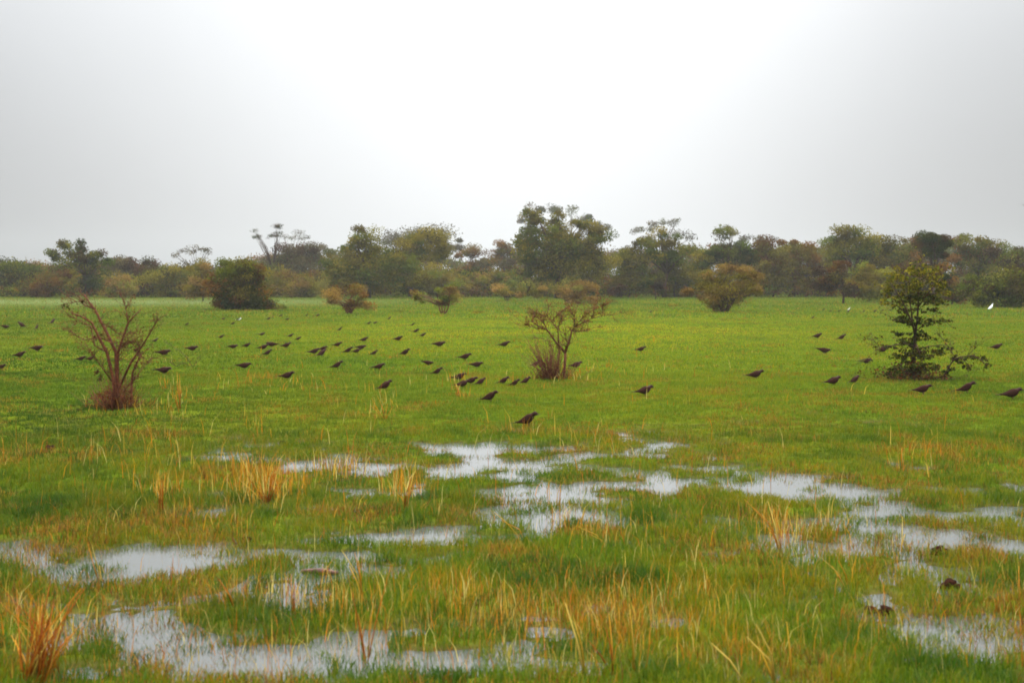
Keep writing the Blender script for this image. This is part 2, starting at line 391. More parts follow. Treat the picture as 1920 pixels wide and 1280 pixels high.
tuft(1590, 1110, [(1540,1045),(1572,1050),(1560,1060)], 'three leaning straw stems on the near side of the long right pool', 1.0)
tuft(1690, 1035, [(1692,968),(1697,1000)], 'straight straw stem standing in the long right pool', 1.1)
tuft(1912, 1130, [(1911,1060),(1890,1110)], 'short orange stalk at the right edge, beyond the dark mud clods', 1.2)
tuft(1690, 880, [(1691,838),(1683,880)], 'lone straw stem beside the small far right puddle', 1.0)
tuft(190, 1090, [(164,1015),(172,1020),(186,1060)], 'straw tuft leaning left in the long left pool', 1.2)
tuft(550, 1165, [(545,1075),(552,1090)], 'orange upright stalk on the near bank of the left pool', 1.2)
tuft(440, 1145, [(410,1085),(418,1100)], 'short orange stem leaning left on the near bank of the left pool', 1.2)
tuft(720, 790, fan(706, 738, 785, 8, 16), 'yellow orange dry tuft just below a dark bird, left of the middle', .6)
tuft(860, 748, fan(852, 718, 748, 7, 7), 'small orange tuft right under the huddle of four birds', .6)
tuft(985, 1010, [(925,958),(940,975)], 'curved pale straw bent over a middle pool', 1.0)
tuft(1140, 1030, [(1080,985),(1105,1000)], 'bent straw lying over the grass right of the curved pale straw', 1.0)

# mud clods and a log
def blob_mesh(name, r, seed, flat=.85):
    rs = random.Random(seed); V, L, N = [], [], []
    nu, nv = 14, 9
    for j in range(nv + 1):
        th = math.pi * j / nv
        for i in range(nu):
            ph = 2 * math.pi * i / nu
            k = r * (1 + .3 * math.sin(2 * ph + seed) * math.sin(2 * th) + .2 * math.sin(5 * ph + 2 * seed + 3 * th) + rs.uniform(-.2, .2))
            V.append((k * math.sin(th) * math.cos(ph) * 1.35, k * math.sin(th) * math.sin(ph), k * math.cos(th) * flat))
    for j in range(nv):
        for i in range(nu):
            i2 = (i + 1) % nu
            L += [j * nu + i, (j + 1) * nu + i, (j + 1) * nu + i2, j * nu + i2]; N.append(4)
    return np_mesh(name, np.array(V), np.array(N), np.array(L), None, True)
for k, (px, py, w, lab) in enumerate([(1632, 1148, 20, 'smaller of two dark mud clods side by side in the near right grass'), (1661, 1152, 27, 'larger of two dark mud clods side by side in the near right grass'),
        (1781, 1104, 32, 'dark mud lump in grass beyond the two side by side clods'), (1762, 1044, 28, 'dark brown clod at the rim of the long right pool'), (95, 846, 16, 'small dark clod beside the tiny far left puddle'),
        (462, 1022, 14, 'small dark clod in the grass behind the long left pool'), (530, 832, 10, 'tiny dark clod left of the first pool')]):
    x, y = ground(px, py); r = w / FPX * y * .42
    o = link('mud_clod', blob_mesh('mud_clod', r, k + 3), M_MUD); o.location = (x, y, max(0, float(H(x, y))) + r * .5)
    tag(o, lab, 'mud clod', 'mud clods lying in the meadow')
x, y = ground(600, 1076); hw = 36 / FPX * y
Vt, Nt, Lt = tubes([([(-hw, .05, .0), (-hw * .4, 0, .012), (hw * .3, 0, .01), (hw, -.03, .0)], [.012, .022, .024, .014]), ([(hw * .2, 0, .012), (hw * .45, -.05, .035), (hw * .6, -.08, .05)], [.01, .007, .003])], 7)
o = link('driftwood', np_mesh('driftwood', Vt, Nt, Lt, None, True), M_LOG); o.location = (x, y, max(0, float(H(x, y))) + .012)
tag(o, 'reddish brown stick floating in the long left pool', 'stick')

# ------------------------------------------------------------------ trees and bushes
GREEN = [(0.066, 0.0852, 0.0045), (0.099, 0.11, 0.0051), (0.1403, 0.1265, 0.0059), (0.066, 0.0495, 0.0045)]
OLIVE = [(0.1316, 0.1106, 0.0047), (0.1726, 0.1316, 0.0061), (0.1068, 0.0777, 0.0047), (0.1973, 0.1495, 0.0067)]
DARK = [(0.0242, 0.033, 0.0033), (0.0374, 0.044, 0.0033), (0.0495, 0.0495, 0.004), (0.055, 0.0286, 0.004)]
RUST = [(0.1386, 0.0607, 0.0066), (0.1782, 0.0792, 0.0079), (0.0924, 0.037, 0.0059), (0.1188, 0.0871, 0.0066)]
BROWN = [(0.21, 0.1275, 0.0236), (0.27, 0.1575, 0.0338), (0.15, 0.0825, 0.0169), (0.165, 0.1425, 0.0203)]
DUSK = [(0.0805, 0.0575, 0.0225), (0.0633, 0.0517, 0.0201), (0.1035, 0.0747, 0.0241), (0.069, 0.069, 0.0161)]
YEL = [(0.144, 0.1512, 0.0115), (0.2016, 0.1872, 0.0144), (0.1008, 0.1152, 0.0101), (0.1728, 0.1224, 0.013)]
REDD = [(0.055, 0.022, 0.0092), (0.0825, 0.0308, 0.0106), (0.0385, 0.0198, 0.0079), (0.0605, 0.044, 0.0092)]

def make_tree(name, label, cat, Y, base, ells, pal, leaf=.2, cover=2.6, trunk=None, limbs=9, clump=.26, group=None, bark=None, flat=0.0, pal2=None, multi=1, gap=0.0):
    """ells: crown lobes (cx, cy, rx, ry) as seen in the photo, built at distance Y with real depth. base: (px, py) of the foot."""
    s = Y / FPX
    bx = (base[0] - 960) * s
    foot = Vector((bx, Y, float(H(bx, Y)) if Y < 70 else .05))
    root = empty(name, foot, label, cat, group)
    C, K, ctr = [], [], []
    for e in ells:
        cx, cy, rx, ry = e[:4]; lpal = e[4] if len(e) > 4 else None
        c = at(cx, cy, Y); ax, az = rx * s, ry * s; ay = max(ax * .8, az * .5)
        ncl = max(5, int(rx * ry / 55)); cr = max(.19 * (ax + az), leaf * 1.9) * clump / .26
        nleaf = int(cover * 1.75 * 4 * ax * az / (leaf * leaf * .32)) // ncl + 1
        for _ in range(ncl):
            while True:
                q = rng.uniform(-1, 1, 3)
                r2 = (q ** 2).sum()
                if .12 < r2 < 1.0: break
            if rng.uniform() < gap: continue
            p = np.array([c.x + q[0] * ax * .93, Y + q[1] * ay, c.z + q[2] * az * .93])
            ctr.append(p)
            n = int(nleaf * rng.uniform(.5, 1.5))
            d = rng.normal(size=(n, 3)); d *= np.minimum(1, 2.1 / (np.linalg.norm(d, axis=1)[:, None] + 1e-6)); d = d * cr * rng.uniform(.75, 1.25) * np.array([1.0, 1.0, .62 - .3 * flat]) * rng.uniform(.55, 1.1)
            pts = p + d
            pts[:, 2] = np.maximum(pts[:, 2], .08)
            P = lpal if lpal and rng.uniform() < .8 else pal if (pal2 is None or rng.uniform() < .6) else pal2
            cl = np.array(P[rng.integers(len(P))]) * rng.uniform(.8, 1.25)
            C.append(pts); K.append(cl * rng.uniform(.72, 1.3, (n, 1)))
    C = np.concatenate(C); K = np.concatenate(K)
    fo = np.array(foot)
    Vt, Nt, Lt, Ct = leaf_quads(C - fo, rng.uniform(.6, 1.3, len(C)) * leaf, K, flat)
    link('crown', np_mesh('crown', Vt, Nt, Lt, Ct), M_LEAF, root)
    if name == 'weed': return root
    # trunk and limbs reaching the clumps
    top = max(c[2] for c in ctr); hgt = top - foot.z
    tr = trunk if trunk else hgt * .018
    paths = []
    order = [ctr[i] for i in rng.permutation(len(ctr))]
    for m in range(multi):
        fx = 0 if multi == 1 else (m / (multi - 1) - .5) * hgt * .18
        mid = Vector((fx * 2.2 + random.uniform(-.04, .04) * hgt, random.uniform(-.05, .05) * hgt, hgt * (.28 if multi > 1 else .36)))
        paths.append(([(fx * .12, 0, -.1), (fx * 1.3 + random.uniform(-.02, .02) * hgt, 0, mid.z * .5), mid], [tr * 1.25, tr, tr * .8]))
        for p in order[m::multi][:max(3, limbs // multi)]:
            e = Vector(p) - foot
            e = mid + (e - mid) * .95
            k = mid + (e - mid) * .5 + Vector((random.uniform(-.05, .05), random.uniform(-.05, .05), random.uniform(0, .08))) * hgt
            paths.append(([mid, k, e], [tr * .6, tr * .36, tr * .12]))
    Vt, Nt, Lt = tubes(paths, 5)
    link('trunk', np_mesh('trunk', Vt, Nt, Lt, None, True), bark or M_BARK, root)
    return root

GT, GB = 'trees along the far side of the meadow', 'bushes along the far side of the meadow'
T = make_tree
# --- left part of the tree line
T('spreading_tree', 'spreading dark green tree with sky showing through its crown, behind the bare thorn bush', 'tree', 152, (160, 557),
  [(95,478,28,12),(135,470,22,14),(122,460,14,9),(165,478,32,16),(185,485,22,15),(150,500,48,19),(165,525,30,16),(146,457,10,7)], DARK, .2, 2.2, group=GT, gap=.1, pal2=GREEN)
T('red_brown_tree', 'rounded reddish brown tree right of the dark spreading tree', 'tree', 165, (256, 556), [(245,498,38,16),(255,515,36,18),(275,500,20,14)], REDD, .2, 2.4, group=GT, pal2=DUSK)
T('green_bush', 'low dark green wood at the left end of the tree line', 'bush', 160, (20, 557), [(5,505,45,17),(45,508,45,16),(20,535,70,20),(75,530,30,16)], GREEN, .2, 2.4, group=GB, pal2=DARK)
T('rusty_bush', 'low rusty bush in front of the dark wood at the left end', 'bush', 150, (90, 558), [(95,530,32,20),(120,520,24,14),(75,542,24,14)], RUST, .18, 2.2, group=GB, pal2=OLIVE)
T('yellow_brown_bush', 'yellow brown bush under the reddish rounded tree', 'bush', 148, (225, 558), [(225,530,34,18),(205,540,26,14),(245,545,26,12)], BROWN, .18, 2.2, group=GB, pal2=YEL)
T('green_bush', 'wide pale green bush left of the dark dense bush', 'bush', 152, (310, 557), [(300,520,40,20),(335,515,35,22),(320,540,60,16),(365,530,30,22)], OLIVE, .19, 2.3, group=GB, pal2=GREEN)
T('brown_bush', 'brownish bush close behind the left side of the dark dense bush', 'bush', 128, (380, 562), [(375,505,24,18),(385,530,30,24),(360,545,30,14)], BROWN, .17, 2.0, group=GB, pal2=OLIVE)
T('flat_top_acacia', 'thin flat topped acacia with pinkish twigs rising left of the dark dense bush', 'tree', 172, (366, 556), [(350,472,18,5),(380,468,16,5),(360,465,14,4),(388,474,10,4),(335,478,14,4)], DUSK, .16, .8, group=GT, trunk=.09, limbs=12, flat=.4, gap=.2)
T('umbrella_acacia', 'tall thin umbrella acacia with flat leaf tiers against the sky', 'tree', 190, (511, 556), [(525,424,20,3.5),(482,444,11,4),(508,443,14,4),(522,436,8,3),(478,432,6,3)], DARK, .16, 1.5, group=GT, trunk=.11, limbs=16, flat=.6)
T('umbrella_acacia', 'faint wispy acacia right behind the tall umbrella acacia', 'tree', 250, (544, 552), [(545,437,30,6),(565,447,24,6),(535,443,20,5)], DUSK, .2, .55, group=GT, trunk=.10, limbs=14, flat=.5, gap=.2)
T('round_tree', 'rounded hazy brown grey tree below the umbrella acacia', 'tree', 195, (560, 555), [(545,475,36,14),(575,478,40,18),(555,500,55,22),(600,475,26,14)], DUSK, .24, 2.6, group=GT, pal2=REDD)
T('yellow_green_bush', 'hazy yellow green bush between the dark dense bush and the knob topped tree', 'bush', 150, (545, 557), [(545,528,42,18),(515,535,24,16),(580,535,34,18),(530,545,40,10)], OLIVE, .19, 2.2, group=GB, pal2=BROWN)
T('knob_topped_tree', 'large green tree with a round knob on top, left of the middle', 'tree', 146, (690, 556),
  [(687,437,27,17),(690,458,31,18),(665,478,36,18),(720,482,36,20),(640,497,36,20),(625,515,24,18),(690,510,60,26),(745,500,34,24),(660,530,40,14),(720,528,40,14)], GREEN, .2, 2.6, trunk=.26, group=GT, pal2=OLIVE)
T('broad_crowned_tree', 'broad flat crowned olive tree leaning right beside the knob topped tree', 'tree', 155, (770, 556), [(800,450,46,16),(830,460,28,16),(770,462,34,20),(800,475,42,16),(760,500,40,24),(775,525,36,16)], OLIVE, .2, 2.4, trunk=.24, group=GT, pal2=GREEN)
T('ghost_tree', 'faint large ghost image built as a tree close behind the broad flat crowned tree', 'tree', 270, (800, 548), [(800,446,70,14),(850,462,26,16),(740,450,50,12),(610,472,30,10)], DUSK, .3, 2.0, trunk=.3, group=GT)  # this and the other grey doubles: exposure ghosts of the crowns, built as trees
T('yellow_bush', 'yellowish bush under the broad flat crowned tree', 'bush', 148, (820, 558), [(825,515,40,20),(800,535,36,16),(850,535,34,18)], YEL, .19, 2.3, group=GB, pal2=OLIVE)
T('thin_trunked_tree', 'hazy reddish tree with sky under its crown, left of the misty gap', 'tree', 215, (893, 552), [(890,473,32,11),(870,480,18,9),(905,490,26,14),(890,510,32,14)], RUST, .22, 2.2, trunk=.16, group=GT, pal2=DUSK)
T('thin_trunked_tree', 'hazy reddish tree close left of the tallest tree', 'tree', 205, (945, 552), [(942,463,22,12),(955,480,22,15),(940,500,26,20),(930,475,14,8)], RUST, .22, 2.2, trunk=.16, group=GT, pal2=DUSK)
T('yellow_brown_bush', 'wide low yellow brown bush in the misty gap left of the tallest tree', 'bush', 158, (905, 557), [(880,530,40,16),(920,528,40,18),(900,545,60,12),(960,535,30,14)], YEL, .2, 2.2, group=GB, pal2=BROWN)
T('tallest_tree', 'tallest tree of the tree line, dark green with a jagged double crown', 'tree', 145, (1045, 557),
  [(1005,407,28,14),(992,398,12,8),(1000,425,26,16),(1047,408,11,14),(1035,430,30,16),(985,450,22,14),(1085,430,14,18),(1110,432,22,16),(1095,420,8,8),(1125,450,24,18),(1010,462,44,24),(1060,460,40,26),(1100,480,45,26),(990,480,24,22),(1050,500,60,22),(1010,510,36,16),(1100,515,36,16),(1050,445,40,24),(1080,462,40,24),(1030,485,46,22),(990,462,26,20),(1125,485,28,20)], GREEN, .2, 2.3, trunk=.3, limbs=22, group=GT, pal2=OLIVE)
T('ghost_tree', 'grey ghost image built as a tree behind the top of the tallest tree', 'tree', 330, (1060, 545), [(1000,394,26,10),(1055,396,34,10),(1090,412,22,14),(1130,428,18,16),(980,410,14,12)], DUSK, .35, 1.6, trunk=.35, group=GT, gap=.1)
T('knotted_tree', 'green tree with a forked dark trunk and a pointed top, right of the tallest tree', 'tree', 150, (1246, 556), [(1237,438,16,12),(1215,446,18,8),(1255,452,26,12),(1235,465,36,16),(1275,468,28,16),(1205,462,20,12),(1240,488,38,12)], GREEN, .2, 2.0, trunk=.22, limbs=16, group=GT, pal2=OLIVE, gap=.1)
T('ghost_tree', 'grey ghost image built as a tree above the forked green tree', 'tree', 320, (1240, 545), [(1235,418,16,8),(1262,416,10,10),(1205,432,22,7),(1280,440,26,8)], DUSK, .32, 1.3, trunk=.3, group=GT, gap=.1)
T('green_bush', 'green bush between the tallest tree and the forked tree', 'bush', 150, (1180, 557), [(1180,480,32,20),(1165,500,30,20),(1195,505,34,22),(1175,525,36,18)], GREEN, .2, 2.4, group=GB, pal2=OLIVE)
T('dark_red_bush', 'low dark red bush under the green bush right of the tallest tree', 'bush', 142, (1165, 558), [(1165,545,24,11),(1150,540,16,9)], REDD, .16, 2.4, group=GB)
T('dark_red_bush', 'dark purplish bush standing alone below the forked tree', 'bush', 138, (1230, 559), [(1228,520,18,14),(1232,538,16,14)], REDD, .16, 2.6, group=GB, pal2=DARK)
T('green_bush', 'olive bush right under the crown of the forked tree', 'bush', 152, (1265, 557), [(1275,505,34,20),(1260,530,34,18),(1295,530,28,22),(1200,535,24,14)], OLIVE, .19, 2.4, group=GB, pal2=GREEN)
T('small_topped_tree', 'dark tree with a small round tuft rising above it, behind the big brown green bush', 'tree', 150, (1370, 556), [(1360,437,16,10),(1352,445,10,7),(1362,462,10,9),(1345,470,24,14),(1395,465,28,16),(1375,485,44,18),(1410,480,20,18),(1330,485,20,16)], GREEN, .2, 2.1, trunk=.2, group=GT, pal2=DARK)
T('ghost_tree', 'grey ghost image built as a tree behind the small round tuft', 'tree', 310, (1365, 545), [(1365,433,24,9),(1400,446,18,8),(1440,450,30,6)], DUSK, .3, 1.4, trunk=.3, group=GT)
T('olive_tree', 'olive tree between the forked tree and the small tufted tree', 'tree', 156, (1310, 556), [(1305,478,30,20),(1320,500,30,20),(1300,520,34,22)], OLIVE, .2, 2.4, group=GT, pal2=GREEN)
T('green_tree', 'even green tree right behind the big brown green bush', 'tree', 155, (1450, 556), [(1445,465,34,18),(1440,490,36,20),(1470,500,30,22),(1445,525,40,20)], OLIVE, .2, 2.5, group=GT, pal2=RUST)
T('green_tree', 'rust tinged tree left of the pointed dome tree', 'tree', 156, (1510, 556), [(1505,463,28,14),(1500,485,34,20),(1525,495,26,18),(1495,515,36,20)], RUST, .2, 2.5, group=GT, pal2=OLIVE)
T('dome_tree', 'tall dome shaped green tree in the right half of the tree line', 'tree', 150, (1600, 556), [(1590,442,36,15),(1570,452,28,14),(1612,452,28,16),(1590,470,44,18),(1560,485,30,18),(1625,480,26,18)], GREEN, .2, 2.4, trunk=.22, group=GT, pal2=OLIVE)
T('green_tree', 'even topped tree right of the dome shaped tree', 'tree', 154, (1665, 556), [(1660,455,36,18),(1645,475,32,20),(1685,475,32,20),(1665,500,44,22),(1660,528,44,22)], OLIVE, .2, 2.5, group=GT, pal2=GREEN)
T('red_brown_tree', 'reddish bushy tree with a thin straight trunk in front of the dome tree', 'tree', 116, (1581, 573), [(1545,515,28,16),(1575,510,24,18),(1555,535,36,18),(1590,535,22,18),(1530,530,20,16)], RUST, .16, 2.2, trunk=.09, group=GT, pal2=REDD)
T('yellow_green_bush', 'yellow green bush left behind the leafy small tree', 'bush', 122, (1630, 570), [(1625,515,28,22),(1640,535,34,24),(1615,545,26,18),(1660,520,20,20)], YEL, .16, 2.3, group=GB, pal2=OLIVE)
T('dark_round_crown_tree', 'tree with a compact black green round crown rising behind the leafy small tree', 'tree', 118, (1750, 574), [(1752,448,32,15),(1762,458,27,15),(1742,462,25,16),(1756,475,22,13),(1750,500,20,12)], DARK, .15, 4.0, trunk=.16, group=GT)
T('green_tree', 'reddish olive tree left of the compact black green crown', 'tree', 152, (1720, 556), [(1718,450,26,13),(1720,470,30,18),(1715,495,34,20),(1725,525,40,22)], RUST, .2, 2.5, group=GT, pal2=GREEN)
T('sloping_tree', 'wide green tree whose top slopes down right of the compact black green crown', 'tree', 150, (1830, 557), [(1815,458,34,15),(1845,465,36,15),(1800,480,30,16),(1830,490,50,18),(1870,485,30,16)], GREEN, .2, 2.5, group=GT, pal2=RUST)
T('green_tree', 'dark tree at the right end of the tree line', 'tree', 146, (1900, 558), [(1885,472,30,13),(1915,480,34,15),(1895,495,40,16),(1935,500,30,20)], GREEN, .2, 2.5, group=GT, pal2=REDD)
T('green_bush', 'dark green thicket behind the white egret at the right end', 'bush', 101, (1870, 582), [(1850,530,40,18),(1890,535,45,22),(1830,550,34,18),(1880,560,55,16),(1935,545,40,28),(1910,520,40,14)], GREEN, .15, 2.6, group=GB, pal2=DARK)
T('rusty_bush', 'low brownish bush between the leafy small tree and the dark thicket', 'bush', 112, (1785, 575), [(1785,530,26,20),(1800,550,30,18),(1770,555,26,14),(1765,510,22,16)], RUST, .16, 2.3, group=GB, pal2=DARK)
# --- bushes standing out in the meadow
T('dark_dense_bush', 'big dark dense bush standing alone in front of the tree line, left', 'bush', 94, (445, 583), [(445,502,38,17,GREEN),(430,512,42,20,GREEN),(465,515,32,22,OLIVE),(440,540,56,24),(470,555,32,22,DARK),(415,555,28,22),(450,568,52,14,DARK),(505,574,18,8),(400,530,22,20,GREEN)], RUST, .13, 3.0, trunk=.08, limbs=16, group=GB, pal2=DARK, multi=4)
T('orange_brown_bush', 'orange brown twiggy bush right of the dark dense bush', 'bush', 84, (655, 592), [(632,556,28,16),(664,552,26,16),(650,572,24,12),(620,568,16,11),(678,568,16,11),(692,574,14,9)], BROWN, .10, 1.5, trunk=.05, limbs=34, group=GB, pal2=RUST, multi=5, bark=M_REDBARK, gap=.1)
T('v_shaped_bush', 'bush with bare V shaped stems on its left and an orange green crown', 'bush', 83, (832, 594), [(838,550,27,18),(848,564,20,15),(825,568,18,12),(790,560,16,11),(780,551,10,8),(850,538,14,9)], BROWN, .10, 1.5, trunk=.045, limbs=32, group=GB, pal2=YEL, multi=4, bark=M_REDBARK, gap=.15)
T('pale_brown_bush', 'pale brown bush directly below the tallest tree, behind the twiggy shrub', 'bush', 112, (1085, 573), [(1070,540,30,13),(1100,545,26,14),(1085,558,36,12)], BROWN, .13, 2.0, trunk=.05, group=GB, multi=4, limbs=18, bark=M_REDBARK)
T('pale_brown_bush', 'low pale brown bush left below the tallest tree', 'bush', 130, (950, 564), [(945,545,28,12),(965,550,24,10),(1005,545,24,12)], BROWN, .14, 1.9, trunk=.05, group=GB, multi=3, limbs=14, pal2=OLIVE)
T('brown_green_bush', 'big bush, brown below and yellow green on top, right of the middle', 'bush', 88, (1360, 588), [(1378,510,36,13),(1345,518,32,15),(1405,520,20,17),(1330,540,38,18),(1390,545,36,20),(1355,558,44,17),(1305,548,22,13),(1350,577,32,8),(1412,545,18,12)], BROWN, .11, 2.0, trunk=.09, limbs=26, group=GB, pal2=OLIVE, multi=4, gap=.06)
for px, py, hw, h, lab in [(1179, 592, 9, 9, 'tiny dark weed clump in the far meadow right of the twiggy shrub'), (1150, 570, 8, 8, 'tiny weed clump at the far edge of the meadow right of the pale brown bush'), (1262, 576, 10, 7, 'small green weed left of the big brown green bush'),
                           (745, 588, 10, 6, 'tiny weed clump in the meadow right of the orange brown bush'), (896, 590, 12, 6, 'small green weed right of the V stemmed bush'), (520, 582, 20, 9, 'low yellow green weed at the right foot of the dark dense bush')]:
    x, y = ground(px, py)
    T('weed', lab, 'weed', y, (px, py), [(px, py - h * .5, hw, h * .5)], OLIVE, .08, 1.6, trunk=.015, limbs=5, group='weeds in the far meadow', pal2=GREEN)

# far wood and undergrowth that read as one mass
def mass(name, spots, pal, leaf, cover):
    Cs, Ks = [], []
    for px, top, Y, rx in spots:
        s = Y / FPX; c = at(px, top, Y); hgt = max(1.0, c.z)
        ncl = 14; area = 2 * rx * s * hgt; nl = int(cover * area / (leaf * leaf * .32)) // ncl
        for _ in range(ncl):
            zz = hgt * math.sqrt(rng.uniform(.04, 1)); 
            p = np.array([c.x + rng.normal() * rx * s * .45 * (1.25 - .6 * zz / hgt), Y + rng.normal() * rx * s * .4, zz * .95])
            pts = p + rng.normal(size=(nl, 3)) * np.array([.3, .3, .17]) * rx * s * .8
            pts[:, 2] = np.clip(pts[:, 2], .05, None)
            Cs.append(pts); P = pal[rng.integers(len(pal))]
            Ks.append(np.array(P[rng.integers(len(P))]) * rng.uniform(.75, 1.3, (nl, 1)))
    C = np.concatenate(Cs); K = np.concatenate(Ks)
    me = np_mesh(name, *leaf_quads(C, rng.uniform(.6, 1.3, len(C)) * leaf, K))
    return tag(link(name, me, M_LEAF), kind='stuff')
SKY = [(-60,492),(0,490),(90,488),(200,486),(300,490),(400,492),(470,480),(560,470),(620,478),(720,462),(800,462),(870,482),(960,474),(1050,462),(1150,466),(1250,458),(1350,456),(1450,456),(1530,458),(1600,450),(1700,446),(1800,450),(1900,462),(1990,468)]
def skyline(px):
    for (a, b), (c, d) in zip(SKY, SKY[1:]):
        if a <= px <= c: return b + (d - b) * (px - a) / (c - a)
    return 480
mass('far_wood', [(px, skyline(px) + random.uniform(2, 14), random.uniform(225, 270), random.uniform(28, 40)) for px in range(-50, 1980, 30)], [DUSK, GREEN, RUST], .34, 2.8)
mass('undergrowth', [(px, random.uniform(530, 547), random.uniform(150, 158), random.uniform(18, 28)) for px in range(-50, 1980, 17)] + [(px, random.uniform(500, 530), random.uniform(156, 180), random.uniform(26, 38)) for px in range(-50, 1980, 18)], [OLIVE, RUST, GREEN, GREEN, DARK, REDD], .22, 2.9)

# ------------------------------------------------------------------ near shrubs
def poly3(pts, Y, r0, r1, depth=.0, y0=0.0):
    n = len(pts); out_, rad = [], []
    for i, (px, py) in enumerate(pts):
        f = i / (n - 1)
        out_.append(at(px, py, Y + y0 + depth * f)); rad.append(r0 + (r1 - r0) * f)
    return out_, rad
def twigs(paths, n, length, r, seed, up=.3, sub=True):
    rs = random.Random(seed); res = []
    for pts, rad in list(paths):
        for _ in range(n):
            i = rs.randrange(max(1, len(pts) // 3), len(pts)); a = pts[i - 1].lerp(pts[i], rs.random()) if i > 0 else pts[0]
            d = (pts[i] - pts[max(0, i - 1)]).normalized()
            v = Vector((rs.gauss(0, 1), rs.gauss(0, .9), rs.gauss(up, .7))).normalized() * .9 + d * .7
            l = length * rs.uniform(.35, 1.2)
            m = a + v * l * .5 + Vector((rs.gauss(0, .08), rs.gauss(0, .08), rs.gauss(0, .08))) * l
            e = m + (v + Vector((rs.gauss(0, .4), rs.gauss(0, .4), rs.gauss(up * .6, .35)))) * l * .5
            res.append(([a, m, e], [r, r * .7, r * .35]))
            if sub:
                for _ in range(2):
                    b = m.lerp(e, rs.random()); w = v + Vector((rs.gauss(0, .8), rs.gauss(0, .8), rs.gauss(0, .7)))
                    res.append(([b, b + w * l * .3], [r * .6, r * .25]))
    return res
def near_shrub(name, label, cat, base, Y, mains, tw, leafpts, leafsize, bark, group, lowleaf=None):
    x, y = ground(*base)
    root = empty(name, (x, Y, float(H(x, Y))), label, cat, group); o = Vector(root.location)
    paths = mains + tw
    Vt, Nt, Lt = tubes([([p - o for p in a], b) for a, b in paths], 5)
    link('trunk', np_mesh('trunk', Vt, Nt, Lt, None, True), bark, root)
    if leafpts:
        C = np.concatenate([c for c, k in leafpts]) - np.array(o); K = np.concatenate([k for c, k in leafpts])
        link('crown', np_mesh('crown', *leaf_quads(C, rng.uniform(.6, 1.35, len(C)) * leafsize, K)), M_LEAF, root)
    return root, o
def along(paths, n, spread, pal, jit=.3, tipbias=.3):
    C, K = [], []
    for pts, rad in paths:
        for _ in range(max(1, int(n))):
            t = tipbias + (1 - tipbias) * random.random(); k = t * (len(pts) - 1); i = min(int(k), len(pts) - 2)
            p = pts[i].lerp(pts[i + 1], k - i)
            C.append((p.x + random.gauss(0, spread), p.y + random.gauss(0, spread), p.z + random.gauss(0, spread * .8)))
            K.append(pal[random.randrange(len(pal))])
    return np.array(C), np.array(K) * rng.uniform(1 - jit, 1 + jit, (len(C), 1))
def blob(Y, cx, cy, rx, ry, n, pal, depth=None):
    c = at(cx, cy, Y); s = Y / FPX; k = max(2, n // 13)
    sub = rng.normal(size=(k, 3)) * .48; q = sub[rng.integers(k, size=n)] + rng.normal(size=(n, 3)) * .13
    C = np.array(c) + q * np.array([rx * s, (depth or rx * s * .8), ry * s])
    C[:, 2] = np.maximum(C[:, 2], .03)
    return C, pick(pal, n, .35)
def base_stems(Y, cx, base, hw, top, n, r, depth=.25):
    res = []
    for _ in range(n):
        f = random.gauss(0, .55); bx = cx + f * hw * .6
        tx = bx + f * hw * .7 + random.gauss(0, hw * .2); ty = base - (base - top) * random.uniform(.3, 1) * (1 - .35 * min(1, abs(f)))
        dy = random.gauss(0, depth)
        a = at(bx, base + 3, Y + dy); b = at(tx, ty, Y + dy + random.gauss(0, .1))
        res.append(([a, a.lerp(b, .5) + Vector((random.gauss(0, .02), 0, .01)), b], [r, r * .8, r * .35]))
    return res

# bare thorn bush at the left
Y = ground(217, 770)[1]
m = [poly3([(214,774),(213,715),(200,660),(185,632),(172,605),(150,592),(133,587)], Y, .036, .008, -.25),
     poly3([(217,774),(219,715),(217,660),(203,630),(190,605),(178,580),(166,565),(158,552)], Y, .040, .011, .25),
     poly3([(219,774),(220,700),(220,665),(228,640),(240,605),(252,592),(264,580)], Y, .034, .008, .1),
     poly3([(240,605),(237,585),(232,562)], Y + .07, .012, .004, .1),
     poly3([(222,730),(245,680),(262,655),(278,630),(290,608),(296,598)], Y, .022, .006, -.3),
     poly3([(246,768),(246,735),(248,700),(256,680),(266,663)], Y + .1, .026, .010, .1),
     poly3([(230,735),(250,712),(268,690),(285,672)], Y, .013, .004, .35),
     poly3([(205,640),(185,632),(160,637),(143,630),(132,618)], Y - .08, .013, .004, .2),
     poly3([(210,715),(192,690),(176,668),(160,645)], Y, .013, .004, -.35),
     poly3([(228,650),(244,640),(256,652),(260,660)], Y, .014, .006, -.1),
     poly3([(200,660),(178,648),(170,612),(150,600),(128,592)], Y + .1, .014, .004, .3),
     poly3([(178,580),(164,575),(150,565),(128,568)], Y + .2, .010, .004, .2),
     poly3([(262,655),(258,640),(240,642),(228,655)], Y - .1, .010, .004, .1),
     poly3([(190,605),(205,612),(220,625),(240,625),(262,626)], Y + .1, .008, .003, .2)]
tw = twigs(m, 17, .24, .0046, 3, .35) + twigs(m, 16, .12, .004, 5, .1) + base_stems(Y, 216, 772, 40, 690, 190, .005)
lp = [blob(Y, 128, 575, 13, 12, 60, DARK), blob(Y, 160, 560, 9, 8, 45, REDD), blob(Y, 257, 656, 8, 7, 30, REDD), blob(Y, 186, 633, 9, 6, 26, REDD), along(tw[:700], 1.3, .02, [(.10, .03, .012), (.14, .05, .02), (.06, .05, .012)]),
      blob(Y, 216, 750, 40, 26, 900, [(.14, .035, .012), (.10, .025, .012), (.20, .07, .02)], .3), blob(Y, 190, 765, 70, 9, 340, [(.09, .03, .012), (.06, .05, .01)], .35), blob(Y, 185, 705, 12, 16, 90, [(.03, .035, .008), (.10, .03, .012)])]
